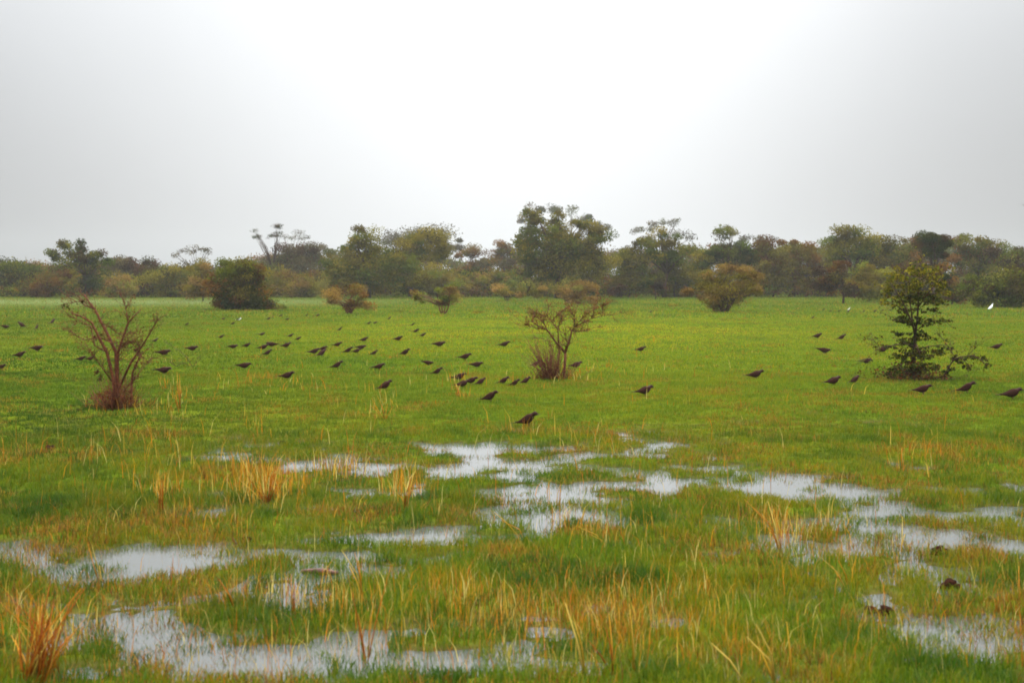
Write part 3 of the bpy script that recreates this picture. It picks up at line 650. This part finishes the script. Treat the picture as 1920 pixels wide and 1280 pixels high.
near_shrub('bare_thorn_bush', 'bare reddish thorn bush with twisted stems at the left of the meadow', 'bush', (217, 770), Y, m, tw, lp, .035, M_REDBARK, 'shrubs in the near meadow')

# dead twig right of it
Yb = ground(345, 692)[1]
mb = [poly3([(318,678),(330,686),(345,680),(362,690),(367,697)], Yb, .010, .005, .3), poly3([(362,690),(352,672),(338,658),(318,646),(306,640)], Yb + .1, .008, .003, .4), poly3([(362,690),(366,680),(372,668)], Yb, .007, .003)]
twb = twigs(mb, 6, .16, .0035, 8, .4)
x, y = ground(345, 692); ob = Vector((x, Yb, float(H(x, Yb))))
Vt, Nt, Lt = tubes([([p - ob for p in a], b) for a, b in mb + twb], 5)
o = link('fallen_branch', np_mesh('fallen_branch', Vt, Nt, Lt, None, True), M_BARK); o.location = ob
tag(o, 'thin dead branch lying in the grass right of the bare thorn bush', 'branch')

# twiggy shrub in the middle
Y = ground(1057, 716)[1]
m = [poly3([(1057,720),(1058,703),(1059,685),(1060,662)], Y, .036, .026), poly3([(1060,662),(1040,638),(1025,617),(1006,609),(996,600)], Y, .024, .007, -.25),
     poly3([(1025,617),(1020,605),(1004,593),(998,577)], Y - .12, .014, .004, .2), poly3([(1060,662),(1069,634),(1072,620),(1077,613),(1093,605),(1109,597),(1129,592),(1150,590)], Y, .022, .005, .3),
     poly3([(1129,592),(1130,580),(1131,569)], Y + .25, .006, .004), poly3([(1109,597),(1113,585),(1114,572)], Y + .2, .007, .004), poly3([(1048,648),(1046,617),(1034,602),(1024,593),(1029,578),(1033,566)], Y, .014, .004, .25),
     poly3([(1046,617),(1050,603),(1054,592)], Y + .1, .010, .004, .1), poly3([(1077,613),(1077,598),(1072,582)], Y + .1, .010, .004, -.2), poly3([(1072,620),(1085,622),(1102,618)], Y, .010, .003, -.3),
     poly3([(1025,617),(1010,616),(992,611),(984,608)], Y - .1, .009, .003, -.1), poly3([(1077,613),(1090,598),(1102,584)], Y, .009, .003, -.2), poly3([(1024,593),(1010,588),(992,590)], Y + .1, .008, .003),
     poly3([(1034,602),(1050,585),(1062,578)], Y + .1, .008, .003), poly3([(1042,714),(1046,680),(1049,655),(1048,640)], Y + .1, .013, .007), poly3([(1034,700),(1036,660),(1030,640),(1015,634),(1000,633)], Y + .1, .009, .003, .2),
     poly3([(1058,660),(1064,640),(1060,625)], Y, .009, .003)]
tw = twigs(m[1:], 16, .22, .0058, 12, .35) + twigs(m[1:], 13, .12, .0048, 15, .2)
st = base_stems(Y, 1034, 716, 38, 625, 120, .0055)
for _ in range(26):
    a = at(1038 + random.gauss(0, 6), 712, Y + random.gauss(0, .12)); b = at(996 + random.gauss(0, 12), 650 + random.gauss(0, 14), Y + random.gauss(0, .2))
    st.append(([a, a.lerp(b, .5) + Vector((0, 0, .03)), b], [.007, .006, .003]))
lp = [along(tw[:650], 2.6, .022, [(.20, .09, .02), (.26, .13, .03), (.16, .13, .015), (.12, .045, .012)]), blob(Y, 1030, 709, 26, 10, 420, [(.14, .035, .012), (.10, .03, .012), (.20, .07, .02)], .25),
      blob(Y, 1058, 714, 50, 7, 260, [(.20, .08, .02), (.05, .07, .01), (.12, .04, .012)], .3), blob(Y, 1076, 612, 10, 6, 50, BROWN), blob(Y, 1000, 600, 16, 8, 60, BROWN), blob(Y, 1050, 603, 7, 8, 40, BROWN)]
near_shrub('twiggy_shrub', 'small orange brown twiggy shrub with a forked thin stem in the middle of the meadow', 'bush', (1057, 716), Y, m, tw + st, lp, .035, M_REDBARK, 'shrubs in the near meadow')

# leafy small tree at the right
Y = ground(1714, 718)[1]
m = [poly3([(1712,722),(1713,690),(1715,655),(1716,628)], Y, .042, .032), poly3([(1716,628),(1711,605),(1703,588),(1690,560),(1672,535)], Y, .026, .008, -.3), poly3([(1716,628),(1720,600),(1722,570),(1722,540),(1725,510),(1728,495)], Y, .028, .008, .2),
     poly3([(1711,605),(1708,575),(1700,540),(1698,515)], Y - .1, .018, .006, .3), poly3([(1722,575),(1740,550),(1758,528),(1770,510)], Y, .016, .005, -.3), poly3([(1722,560),(1748,552),(1775,545)], Y + .1, .014, .005, .35), poly3([(1703,588),(1680,572),(1655,560)], Y - .1, .013, .004, .2),
     poly3([(1716,650),(1695,643),(1672,648),(1650,651),(1634,646)], Y, .014, .004, -.4), poly3([(1716,622),(1735,606),(1755,601),(1775,604),(1788,616)], Y, .014, .004, .3), poly3([(1712,612),(1695,603),(1682,600),(1677,592)], Y, .012, .004, -.2),
     poly3([(1716,655),(1740,650),(1765,646),(1782,655),(1790,668)], Y, .013, .004, -.3), poly3([(1718,645),(1725,665),(1732,690)], Y - .1, .016, .010), poly3([(1700,722),(1696,690),(1700,665)], Y + .15, .014, .006),
     poly3([(1766,712),(1778,690),(1788,674),(1800,669),(1825,666),(1843,678),(1857,689)], Y, .020, .006, -.3), poly3([(1800,669),(1812,680),(1816,698)], Y - .1, .010, .005), poly3([(1788,674),(1782,655),(1770,640),(1760,625)], Y, .008, .003, .2),
     poly3([(1812,668),(1826,655),(1828,648)], Y - .15, .006, .003), poly3([(1650,651),(1640,640),(1634,630)], Y - .3, .006, .003), poly3([(1650,651),(1632,665),(1622,678)], Y - .35, .005, .003)]
tw = twigs(m[1:], 9, .24, .0045, 21, .15)
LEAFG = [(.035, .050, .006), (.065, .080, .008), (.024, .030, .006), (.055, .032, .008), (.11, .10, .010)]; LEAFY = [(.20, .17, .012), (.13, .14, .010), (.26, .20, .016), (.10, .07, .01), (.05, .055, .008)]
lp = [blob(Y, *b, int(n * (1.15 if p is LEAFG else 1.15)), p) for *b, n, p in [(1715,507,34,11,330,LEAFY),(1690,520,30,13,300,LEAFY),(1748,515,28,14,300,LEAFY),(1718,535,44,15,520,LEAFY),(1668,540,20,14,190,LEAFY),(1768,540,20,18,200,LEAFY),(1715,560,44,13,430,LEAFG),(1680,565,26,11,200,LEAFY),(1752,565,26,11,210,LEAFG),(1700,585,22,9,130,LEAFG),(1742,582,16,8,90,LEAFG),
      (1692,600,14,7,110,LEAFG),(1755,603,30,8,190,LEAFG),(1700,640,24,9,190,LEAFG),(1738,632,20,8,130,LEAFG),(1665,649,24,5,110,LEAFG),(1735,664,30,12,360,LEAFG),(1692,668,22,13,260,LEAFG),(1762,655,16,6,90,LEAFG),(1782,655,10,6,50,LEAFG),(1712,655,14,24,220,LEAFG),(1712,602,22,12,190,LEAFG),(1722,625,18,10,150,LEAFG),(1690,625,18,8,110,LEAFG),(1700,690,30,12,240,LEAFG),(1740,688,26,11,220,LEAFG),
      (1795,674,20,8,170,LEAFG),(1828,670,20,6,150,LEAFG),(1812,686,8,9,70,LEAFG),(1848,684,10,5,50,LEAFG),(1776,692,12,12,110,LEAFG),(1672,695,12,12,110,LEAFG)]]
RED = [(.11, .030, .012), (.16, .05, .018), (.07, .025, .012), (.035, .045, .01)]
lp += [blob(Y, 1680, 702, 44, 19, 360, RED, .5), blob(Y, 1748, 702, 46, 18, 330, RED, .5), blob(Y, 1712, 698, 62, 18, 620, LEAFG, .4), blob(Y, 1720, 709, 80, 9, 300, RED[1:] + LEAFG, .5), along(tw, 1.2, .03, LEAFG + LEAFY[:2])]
tw += base_stems(Y, 1712, 720, 60, 685, 90, .0045)
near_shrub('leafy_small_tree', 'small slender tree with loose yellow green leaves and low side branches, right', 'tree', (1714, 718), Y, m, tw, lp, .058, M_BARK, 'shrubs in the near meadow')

# ------------------------------------------------------------------ birds
def loft(stations, n=12):
    """stations: (x, z, half width, half height) from tail tip to brow -> one closed skin"""
    V, L, N = [], [], []
    for x, z, w, h in stations:
        for k in range(n):
            a = 2 * math.pi * k / n
            V.append((x, w * math.cos(a), z + h * math.sin(a)))
    for i in range(len(stations) - 1):
        for k in range(n):
            k2 = (k + 1) % n
            L += [i * n + k, (i + 1) * n + k, (i + 1) * n + k2, i * n + k2]; N.append(4)
    L += list(range(n)); N.append(n)
    L += [(len(stations) - 1) * n + k for k in reversed(range(n))]; N.append(n)
    return V, N, L
def bird_parts(tilt, tail_up, head_up):
    """a bird one unit long, facing +X, feet at z=0"""
    t = math.radians(tilt); tu = math.radians(tail_up)
    hip = Vector((0.02, 0, .175))
    def B(s, dz=0):                      # along the body axis from the rump
        return hip.x + s * math.cos(t) - dz * math.sin(t), hip.z + s * math.sin(t) + dz * math.cos(t)
    st = []
    rx, rz = B(-.14, .02)
    for k, (w, h) in enumerate([(.030, .006), (.045, .010), (.040, .013), (.034, .018)]):      # tail
        d = .36 * (1 - k / 4)
        st.append((rx - d * math.cos(tu), rz - d * math.sin(tu), w, h))
    for s, dz, w, h in [(-.14, .018, .042, .040), (-.07, .01, .078, .076), (.02, .0, .106, .110), (.11, .002, .116, .122), (.19, .014, .108, .116), (.25, .034, .090, .096)]:
        x, z = B(s, dz); st.append((x, z, w, h))
    hx, hz_ = B(.275, .048 + head_up * .6)
    st += [(hx, hz_, .066, .068), (hx + .045, hz_ + .022, .066, .064), (hx + .095, hz_ + .018, .050, .047), (hx + .125, hz_ + .008, .024, .024)]
    body = loft(st)
    bk = loft([(hx + .118, hz_ + .006, .018, .018), (hx + .15, hz_ + .0, .011, .013), (hx + .175, hz_ - .014, .003, .004)], 6)
    wings = []
    for sgn in (-1, 1):
        V, L, N = [], [], []
        prof = [(.22, .03, .02, .055), (.16, .045, .03, .088), (.06, .05, .024, .098), (-.05, .05, .016, .078), (-.16, .055, .011, .05), (-.27, .05, .006, .026), (-.36, .045, .003, .008)]
        for s, dz, th, hh in prof:
            x, z = B(s, dz)
            if s < -.1:                   # folded wing tips follow the tail
                k = (-.1 - s) / .26; z = z * (1 - k) + (B(-.14, .05)[1] - (.22 * math.sin(tu))) * k
            yb = sgn * (.080 if s > -.1 else .080 + (s + .1) * .2)
            if s > .2: yb *= .9
            n = 8
            for q in range(n):
                a = 2 * math.pi * q / n
                V.append((x, yb + th * math.cos(a), z + hh * math.sin(a)))
        n = 8
        for i in range(len(prof) - 1):
            for k in range(n):
                k2 = (k + 1) % n; L += [i * n + k, (i + 1) * n + k, (i + 1) * n + k2, i * n + k2]; N.append(4)
        L += list(range(n)); N.append(n); L += [(len(prof) - 1) * n + k for k in reversed(range(n))]; N.append(n)
        wings.append((V, N, L))
    legs = []
    for sgn in (-1, 1):
        x, z = B(.05, -.07); yy = sgn * .04
        p = [([(x, yy, z), (x - .01, yy, z * .45), (x + .005, yy, .006)], [.022, .012, .009])]
        for a in (-.5, 0, .5): p.append(([(x + .005, yy, .008), (x + .06, yy + a * .06, .004)], [.008, .005]))
        p.append(([(x + .005, yy, .008), (x - .035, yy, .004)], [.008, .005]))
        legs.append(tubes(p, 5))
    return body, bk, wings, legs
def to_mesh(name, d, mat):
    me = np_mesh(name, np.array(d[0], float), np.array(d[1]), np.array(d[2]), None, True); me.materials.append(mat); return me
POSES = {}
for key, args in {'u': (28, 8, .025), 'm': (17, 0, .02), 'l': (7, -5, .0), 'f': (-4, -16, -.03)}.items():
    b, k, w, l = bird_parts(*args)
    POSES[key] = dict(body=to_mesh('bird', b, M_FEATHER), beak=to_mesh('beak', k, M_HORN), wing=[to_mesh('wing', x, M_WING) for x in w],
                      leg=[to_mesh('leg', x, M_LEG) for x in l])
for p in POSES.values():                        # one detailed bird per pose is built, the rest are copies of it
    p['proto'] = None
def new_bird(pose, detailed):
    p = POSES[pose]
    if p['proto'] is None:
        root = bpy.data.objects.new('bird', p['body'])
        kids = [bpy.data.objects.new('beak', p['beak'])] + [bpy.data.objects.new('wing', q) for q in p['wing']] + [bpy.data.objects.new('leg', q) for q in p['leg']]
        p['proto'] = (root, kids)
        r, ks = root, kids
    else:
        r = p['proto'][0].copy(); ks = [k.copy() for k in p['proto'][1]] if detailed else []
        for key in ('label', 'category', 'group'):
            if key in r: del r[key]
    COL.objects.link(r)
    for k in ks: COL.objects.link(k); k.parent = r
    return r
GBIRD = 'dark birds standing scattered over the meadow'
BIRDS = [  # px, py (belly line), apparent length, pose, yaw, label
 (986,797,46,'u',-12,'closest large dark bird, standing alone just beyond the white pools'),
 (916,756,37,'u',-15,'dark upright bird standing alone between the twiggy shrub and the closest bird'),
 (1206,744,37,'m',8,'dark bird standing alone in open grass, right of the closest bird'),
 (1414,711,35,'m',5,'dark bird alone in open grass between the twiggy shrub and the leafy small tree'),
 (720,731,30,'u',20,'dark upright bird right above a yellow dry tuft'),
 (1894,748,44,'m',0,'large dark bird with a pointed bill at the right edge, near the leafy small tree'),
 (1809,736,38,'u',-10,'dark bird in front of the arching low branch of the leafy small tree'),
 (1727,740,38,'m',-15,'dark reddish bird directly in front of the trunk of the leafy small tree'),
 (1560,724,34,'m',10,'lower left bird of the pair left of the leafy small tree'),
 (1601,721,25,'u',25,'upright right hand bird of the pair left of the leafy small tree'),
 (1622,684,25,'l',15,'bird half behind low twigs on the left side of the leafy small tree'),
 (1652,664,24,'l',-10,'bird showing through the left low twigs of the leafy small tree'),
 (1542,665,27,'f',5,'bird with its tail held up, left of the leafy small tree'),
 (1531,636,21,'m',0,'left of two birds standing level with each other, left of the leafy small tree'),
 (1577,638,20,'u',10,'right upright one of two birds standing level, left of the leafy small tree'),
 (1867,657,25,'m',0,'lone bird in open grass right of the leafy small tree, below the egret'),
 (1200,660,22,'m',10,'lone reddish bird in the open grass right of the twiggy shrub'),
 (1078,692,27,'m',10,'bird half hidden behind the trunk of the twiggy shrub, on its right'),
 (1003,689,22,'u',0,'bird half hidden by the leaning stems on the left of the twiggy shrub'),
 (984,720,18,'u',35,'first bird left of the foot of the twiggy shrub'),
 (963,724,25,'u',-10,'middle bird of the three just left of the twiggy shrub'),
 (942,720,27,'u',0,'leftmost bird of the three just left of the twiggy shrub'),
 (858,715,31,'m',0,'rearmost bird of the huddle of four above the small orange tuft'),
 (881,722,29,'m',-10,'middle bird of the huddle of four above the small orange tuft'),
 (865,728,30,'m',5,'front bird of the huddle of four above the small orange tuft'),
 (900,723,19,'u',35,'right end bird of the huddle of four above the small orange tuft'),
 (944,653,24,'m',0,'lone bird in open grass up left of the twiggy shrub'),
 (870,677,27,'m',0,'upper left bird of a close pair behind the huddle of four'),
 (891,690,27,'l',5,'lower right bird of a close pair behind the huddle of four'),
 (818,704,26,'u',10,'upright bird left above the huddle of four'),
 (800,686,23,'f',5,'bird with its tail tipped up, behind the upright bird left of the huddle'),
 (821,653,26,'l',0,'thickset dark bird alone in pale grass below the V stemmed bush'),
 (758,667,23,'u',-10,'bird alone between the thickset bird and the overlapping pair'),
 (708,696,26,'m',10,'bird alone in the grass above the yellow dry tuft'),
 (630,693,28,'u',-5,'dark bird alone in the open left of the yellow dry tuft'),
 (536,714,32,'m',0,'largest bird of the left half, alone in the grass nearest the dry tufts'),
 (455,694,29,'l',5,'dark flat backed bird alone in the grass left of the largest left half bird'),
 (304,704,33,'l',0,'big dark bird close right of the stems of the bare thorn bush'),
 (304,669,28,'l',10,'bird right of the bare thorn bush, directly above the big dark bird'),
 (358,661,23,'l',10,'bird above the fallen branch right of the bare thorn bush'),
 (289,643,14,'m',30,'small bird seen just beyond the right twigs of the bare thorn bush'),
 (413,636,15,'m',10,'small bird alone above the fallen branch and below the dark dense bush'),
 (435,656,19,'l',10,'left bird of a side by side pair right of the fallen branch'),
 (461,654,18,'m',0,'right bird of a side by side pair right of the fallen branch'),
 (492,658,23,'m',0,'left bird of the tight group of four left of the overlapping trio'),
 (512,653,23,'l',190,'rear bird of the tight group of four, facing left'),
 (535,655,19,'m',25,'right end bird of the tight group of four left of the overlapping trio'),
 (500,668,21,'u',0,'front bird of the tight group of four left of the overlapping trio'),
 (489,631,15,'l',0,'small reddish bird alone behind the tight group of four'),
 (543,634,15,'m',5,'left one of two small birds behind the tight group of four'),
 (557,639,14,'m',10,'right one of two small birds behind the tight group of four'),
 (587,665,25,'m',0,'left bird of the overlapping trio below the orange brown bush'),
 (604,659,19,'m',0,'rear right bird of the overlapping trio below the orange brown bush'),
 (602,669,18,'u',40,'front right bird of the overlapping trio below the orange brown bush'),
 (631,652,20,'m',0,'bird right above the overlapping trio'),
 (651,662,23,'u',0,'bird left of the overlapping pair below the orange brown bush'),
 (675,657,21,'l',10,'upper bird of the overlapping pair right of the trio'),
 (667,663,19,'m',0,'lower bird of the overlapping pair right of the trio'),
 (700,668,17,'u',10,'smaller bird close right of the overlapping pair'),
 (681,643,18,'m',5,'bird directly above the overlapping pair'),
 (745,641,20,'m',0,'reddish bird alone below and between the orange brown and the V stemmed bushes'),
 (636,621,14,'u',0,'small upright bird close below the orange brown bush'),
 (690,609,12,'m',0,'tiny bird in the grass right below the orange brown bush'),
 (702,608,9,'l',5,'very faint tiny bird close right of another, below the orange brown bush'),
 (729,600,8,'u',10,'tiny bird midway between the orange brown and the V stemmed bushes'),
 (773,612,12,'u',0,'topmost bird of a loose line of three below the V stemmed bush'),
 (778,625,16,'m',0,'middle bird of a loose line of three below the V stemmed bush'),
 (791,633,16,'m',5,'lowest bird of a loose line of three below the V stemmed bush'),
 (502,601,11,'m',0,'tiny bird right below the right foot of the dark dense bush'),
 (525,595,10,'m',0,'tiny faint bird close to the right foot of the dark dense bush'),
 (537,601,10,'l',0,'tiny faint bird lowest of those right of the dark dense bush'),
 (574,594,8,'u',0,'tiny bird halfway between the dark dense bush and the orange brown bush'),
 (594,594,11,'l',0,'tiny reddish bird close left of the orange brown bush'),
 (417,600,10,'l',0,'tiny faint bird under the left side of the dark dense bush'),
 (435,610,12,'m',10,'tiny bird beside the black and white one below the dark dense bush'),
 (349,611,11,'m',10,'tiny bird alone in far grass between the bare thorn bush and dark dense bush'),
 (8,617,18,'f',0,'bird cut by the left edge, in the far row there'),
 (42,615,24,'u',170,'long tailed bird in the far row by the left edge, facing left'),
 (68,618,11,'u',70,'small hunched bird third in the far row at the left edge'),
 (97,609,13,'u',60,'small bird fourth in the far row, closest to the bare thorn bush'),
 (67,660,26,'l',0,'thick dark bird alone in the grass left of the bare thorn bush'),
 (35,672,26,'m',0,'long dark bird below the thick one near the left edge'),
 (1,695,20,'m',0,'bird almost hidden by the left edge, lowest one there'),
 (150,677,21,'m',5,'left bird of a pair touching the left twigs of the bare thorn bush'),
 (168,678,18,'m',0,'right bird of a pair seen through the left twigs of the bare thorn bush'),
 (1163,588,8,'l',0,'tiny bird left of the tiny dark weed clump in the far meadow'),
 (1219,587,8,'m',0,'tiny bird right of the tiny dark weed clump in the far meadow'),
 (1523,599,6,'u',20,'tiny bird below the far row, left of the leafy small tree'),
 (1543,583,7,'m',0,'first tiny bird at the left end of the far row under the reddish bushy tree'),
 (1556,586,7,'m',0,'second tiny bird of the far row under the reddish bushy tree'),
 (1572,586,9,'m',0,'tiny bird directly left of the small white egret in the far row'),
 (1590,587,8,'u',30,'tiny dark bird right in front of the small white egret'),
 (1619,586,8,'u',0,'tiny bird alone in the middle of the far row right of the small egret'),
 (1639,586,10,'m',0,'left one of the close pair in the far row beside the leafy small tree'),
 (1653,585,9,'m',0,'right one of the close pair in the far row beside the leafy small tree'),
 (1668,584,8,'l',0,'last tiny bird of the far row, half behind the leafy small tree')]
for i, (px, py, w, pose, yaw, lab) in enumerate(BIRDS):
    yaw += random.uniform(-14, 14); x, y = ground(px, py, .045)
    L_ = 1.33 * min(.46, max(.27, w / FPX * y / max(.72, abs(math.cos(R(yaw))))))
    o = new_bird(pose, w >= 17)
    z = max(float(H(x, y)), 0.0)
    o.location = (x, y, z - .004)
    o.rotation_euler = (0, 0, R(yaw)); o.scale = (L_ * random.uniform(.96, 1.02),) * 3 if w < 17 else (L_,) * 3
    tag(o, lab, 'bird', GBIRD)

# black and white bird, egrets, bird in flight
b, k, w, l = bird_parts(12, 0, .02)
x, y = ground(447, 604); o = link('bird', to_mesh('bird', b, M_WHITE), None); o.location = (x, y, float(H(x, y))); o.scale = (.36,) * 3
for q in w: link('wing', to_mesh('wing', q, M_FEATHER), None, o)
link('beak', to_mesh('beak', k, M_HORN), None, o)
for q in l: link('leg', to_mesh('leg', q, M_LEG), None, o)
tag(o, 'small black and white bird in the grass below the dark dense bush', 'bird')

def egret(px, py, h, label, yaw):
    x, y = ground(px, py)
    st = [(-.34, .40, .012, .012), (-.26, .44, .05, .045), (-.14, .50, .10, .10), (0, .60, .135, .14), (.10, .70, .125, .14), (.16, .79, .085, .10), (.18, .86, .055, .06), (.185, .92, .05, .055), (.215, .955, .055, .055), (.27, .955, .035, .035), (.295, .95, .016, .016)]
    o = link('egret', to_mesh('egret', loft(st), M_WHITE), None)
    o.location = (x, y, float(H(x, y))); o.scale = (h,) * 3; o.rotation_euler = (0, 0, R(yaw))
    for sgn in (-1, 1):
        V_, N_, L_ = loft([(.12, .70, .02, .07), (.02, .62, .03, .12), (-.12, .52, .025, .10), (-.26, .45, .015, .05), (-.36, .40, .004, .012)], 8)
        V_ = [(a, q + sgn * .115, c) for a, q, c in V_]
        link('wing', to_mesh('wing', (V_, N_, L_), M_WHITE), None, o)
        Vt, Nt, Lt = tubes([([(0, sgn * .05, .50), (-.02, sgn * .05, .25), (0, sgn * .05, .01)], [.02, .014, .012]), ([(0, sgn * .05, .012), (.09, sgn * .05, .008)], [.01, .006])], 5)
        link('leg', to_mesh('leg', (Vt, Nt, Lt), M_HORN), None, o)
    link('beak', to_mesh('beak', loft([(.29, .95, .014, .016), (.37, .935, .008, .009), (.42, .925, .002, .003)], 6), M_YELLOW), None, o)
    return tag(o, label, 'egret')
egret(1858, 588, .56, 'white egret standing hunched in front of the dark thicket at the right', 20)
egret(1592, 585, .28, 'small whitish egret behind the row of tiny dark birds, left of the leafy small tree', 0)

def flyer(p, span, rz, roll, label):
    body = loft([(-.5, 0, .05, .008), (-.3, .01, .05, .02), (-.12, .01, .06, .055), (.05, 0, .075, .075), (.2, .01, .06, .06), (.3, .02, .05, .05), (.38, .015, .025, .025)], 10)
    o = link('flying_bird', to_mesh('flying_bird', body, M_FEATHER), None); o.location = p; o.scale = (span,) * 3
    o.rotation_euler = (R(roll), R(-12), R(rz))
    for sgn in (-1, 1):
        V_, N_, L_ = loft([(0, 0, .11, .02), (.0, .0, .12, .018), (-.02, 0, .12, .014), (-.08, 0, .09, .01), (-.18, 0, .05, .006), (-.26, 0, .012, .003)], 8)
        ys = [.05, .22, .42, .66, .86, 1.0]; zs = [.02, .12, .22, .27, .27, .24]
        V2 = []
        for i, (a, q, c) in enumerate(V_):
            s = i // 8; x0 = V_[s * 8][0]
            V2.append((a + q * 1.0 + .04, sgn * ys[s], zs[s] + c))
        link('wing', to_mesh('wing', (V2, N_, L_), M_WING), None, o)
    link('beak', to_mesh('beak', loft([(.37, .015, .02, .02), (.42, .005, .01, .012), (.45, -.01, .002, .003)], 6), M_HORN), None, o)
    return tag(o, label, 'bird')
flyer(at(992, 543, 75), .30, 200, 50, 'dark bird flying low over the meadow below the tallest tree')
flyer(at(1919.5, 385, 90), .30, 75, 0, 'bird in flight cut by the right edge, high against the grey sky')

# ------------------------------------------------------------------ sky and light
SUN_EL, SUN_AZ = 34.0, 1.5                 # ahead of the camera, veiled by cloud
w = bpy.data.worlds.new('World'); S.world = w; w.use_nodes = True
nt = w.node_tree; nt.nodes.clear(); N, L = nt.nodes, nt.links
out = N.new('ShaderNodeOutputWorld'); bg = N.new('ShaderNodeBackground'); bg.inputs['Strength'].default_value = .1
bo = N.new('ShaderNodeBackground'); ad = N.new('ShaderNodeAddShader')
sky = N.new('ShaderNodeTexSky'); sky.sky_type = 'NISHITA'; sky.sun_disc = False
sky.sun_elevation = R(SUN_EL); sky.sun_rotation = R(SUN_AZ); sky.dust_density = 4
# the overcast deck: an added zenith boost and a bright lobe low ahead
tc = N.new('ShaderNodeTexCoord'); nrm = N.new('ShaderNodeVectorMath'); nrm.operation = 'NORMALIZE'
sd = Vector((math.sin(R(SUN_AZ)) * math.cos(R(SUN_EL)), math.cos(R(SUN_AZ)) * math.cos(R(SUN_EL)), math.sin(R(SUN_EL))))
dot = N.new('ShaderNodeVectorMath'); dot.operation = 'DOT_PRODUCT'; dot.inputs[1].default_value = sd
L.new(tc.outputs['Generated'], nrm.inputs[0]); L.new(nrm.outputs[0], dot.inputs[0])
gd = Vector((0, math.cos(R(9.5)), math.sin(R(9.5))))      # bright centre of a lens vignette, shaped into the sky low ahead
dot.inputs[1].default_value = gd
sep = N.new('ShaderNodeSeparateXYZ'); L.new(nrm.outputs[0], sep.inputs[0])
def mth(op, a, b=None):
    n = N.new('ShaderNodeMath'); n.operation = op
    for i, v in enumerate((a, b)):
        if v is None: continue
        if isinstance(v, (int, float)): n.inputs[i].default_value = v
        else: L.new(v, n.inputs[i])
    return n.outputs[0]
def lobe(sig, amp):
    k = 1.0 / (R(sig) ** 2)             # exp(-(1-cos)/sig^2)
    return mth('MULTIPLY', mth('EXPONENT', mth('MULTIPLY', mth('SUBTRACT', dot.outputs['Value'], 1.0), k)), amp)
boosted_sky = mth('ADD', .335, mth('MULTIPLY', mth('POWER', mth('MAXIMUM', sep.outputs['Z'], 0.0), 2.0), 4.7))  # upper sky out of view, raised beyond CIE overcast to brighten the grass
tot = mth('ADD', boosted_sky, lobe(10.8, .50))
nz = N.new('ShaderNodeTexNoise'); nz.inputs['Scale'].default_value = 3.0; nz.inputs['Detail'].default_value = 5
L.new(nrm.outputs[0], nz.inputs['Vector'])
tot = mth('MULTIPLY', tot, mth('ADD', .90, mth('MULTIPLY', nz.outputs['Fac'], .20)))
bo.inputs['Color'].default_value = (.965, 1.0, 1.035, 1)
L.new(tot, bo.inputs['Strength'])
mxs = N.new('ShaderNodeMixShader'); mxs.inputs[0].default_value = .97
L.new(sky.outputs[0], bg.inputs['Color']); L.new(bg.outputs[0], mxs.inputs[1]); L.new(bo.outputs[0], mxs.inputs[2]); L.new(mxs.outputs[0], out.inputs['Surface'])

sl = bpy.data.lights.new('sun', 'SUN'); sl.energy = 1.5; sl.angle = R(14); sl.color = (1, .97, .91)
so = bpy.data.objects.new('sun', sl); COL.objects.link(so)
so.rotation_euler = (-sd).to_track_quat('-Z', 'Y').to_euler()
so.location = (0, 0, 30)

# ------------------------------------------------------------------ render settings
S.view_settings.view_transform = 'Standard'; S.view_settings.look = 'None'
S.view_settings.exposure = .3; S.view_settings.gamma = 1.0
S.render.engine = 'CYCLES'
try:
    S.cycles.use_denoising = True; S.cycles.denoiser = 'OPENIMAGEDENOISE'
    S.cycles.max_bounces = 6; S.cycles.diffuse_bounces = 3; S.cycles.glossy_bounces = 2; S.cycles.transmission_bounces = 3
    S.cycles.volume_bounces = 1; S.cycles.transparent_max_bounces = 4
    S.cycles.filter_width = 1.8
except Exception as e:
    print('render settings', e)
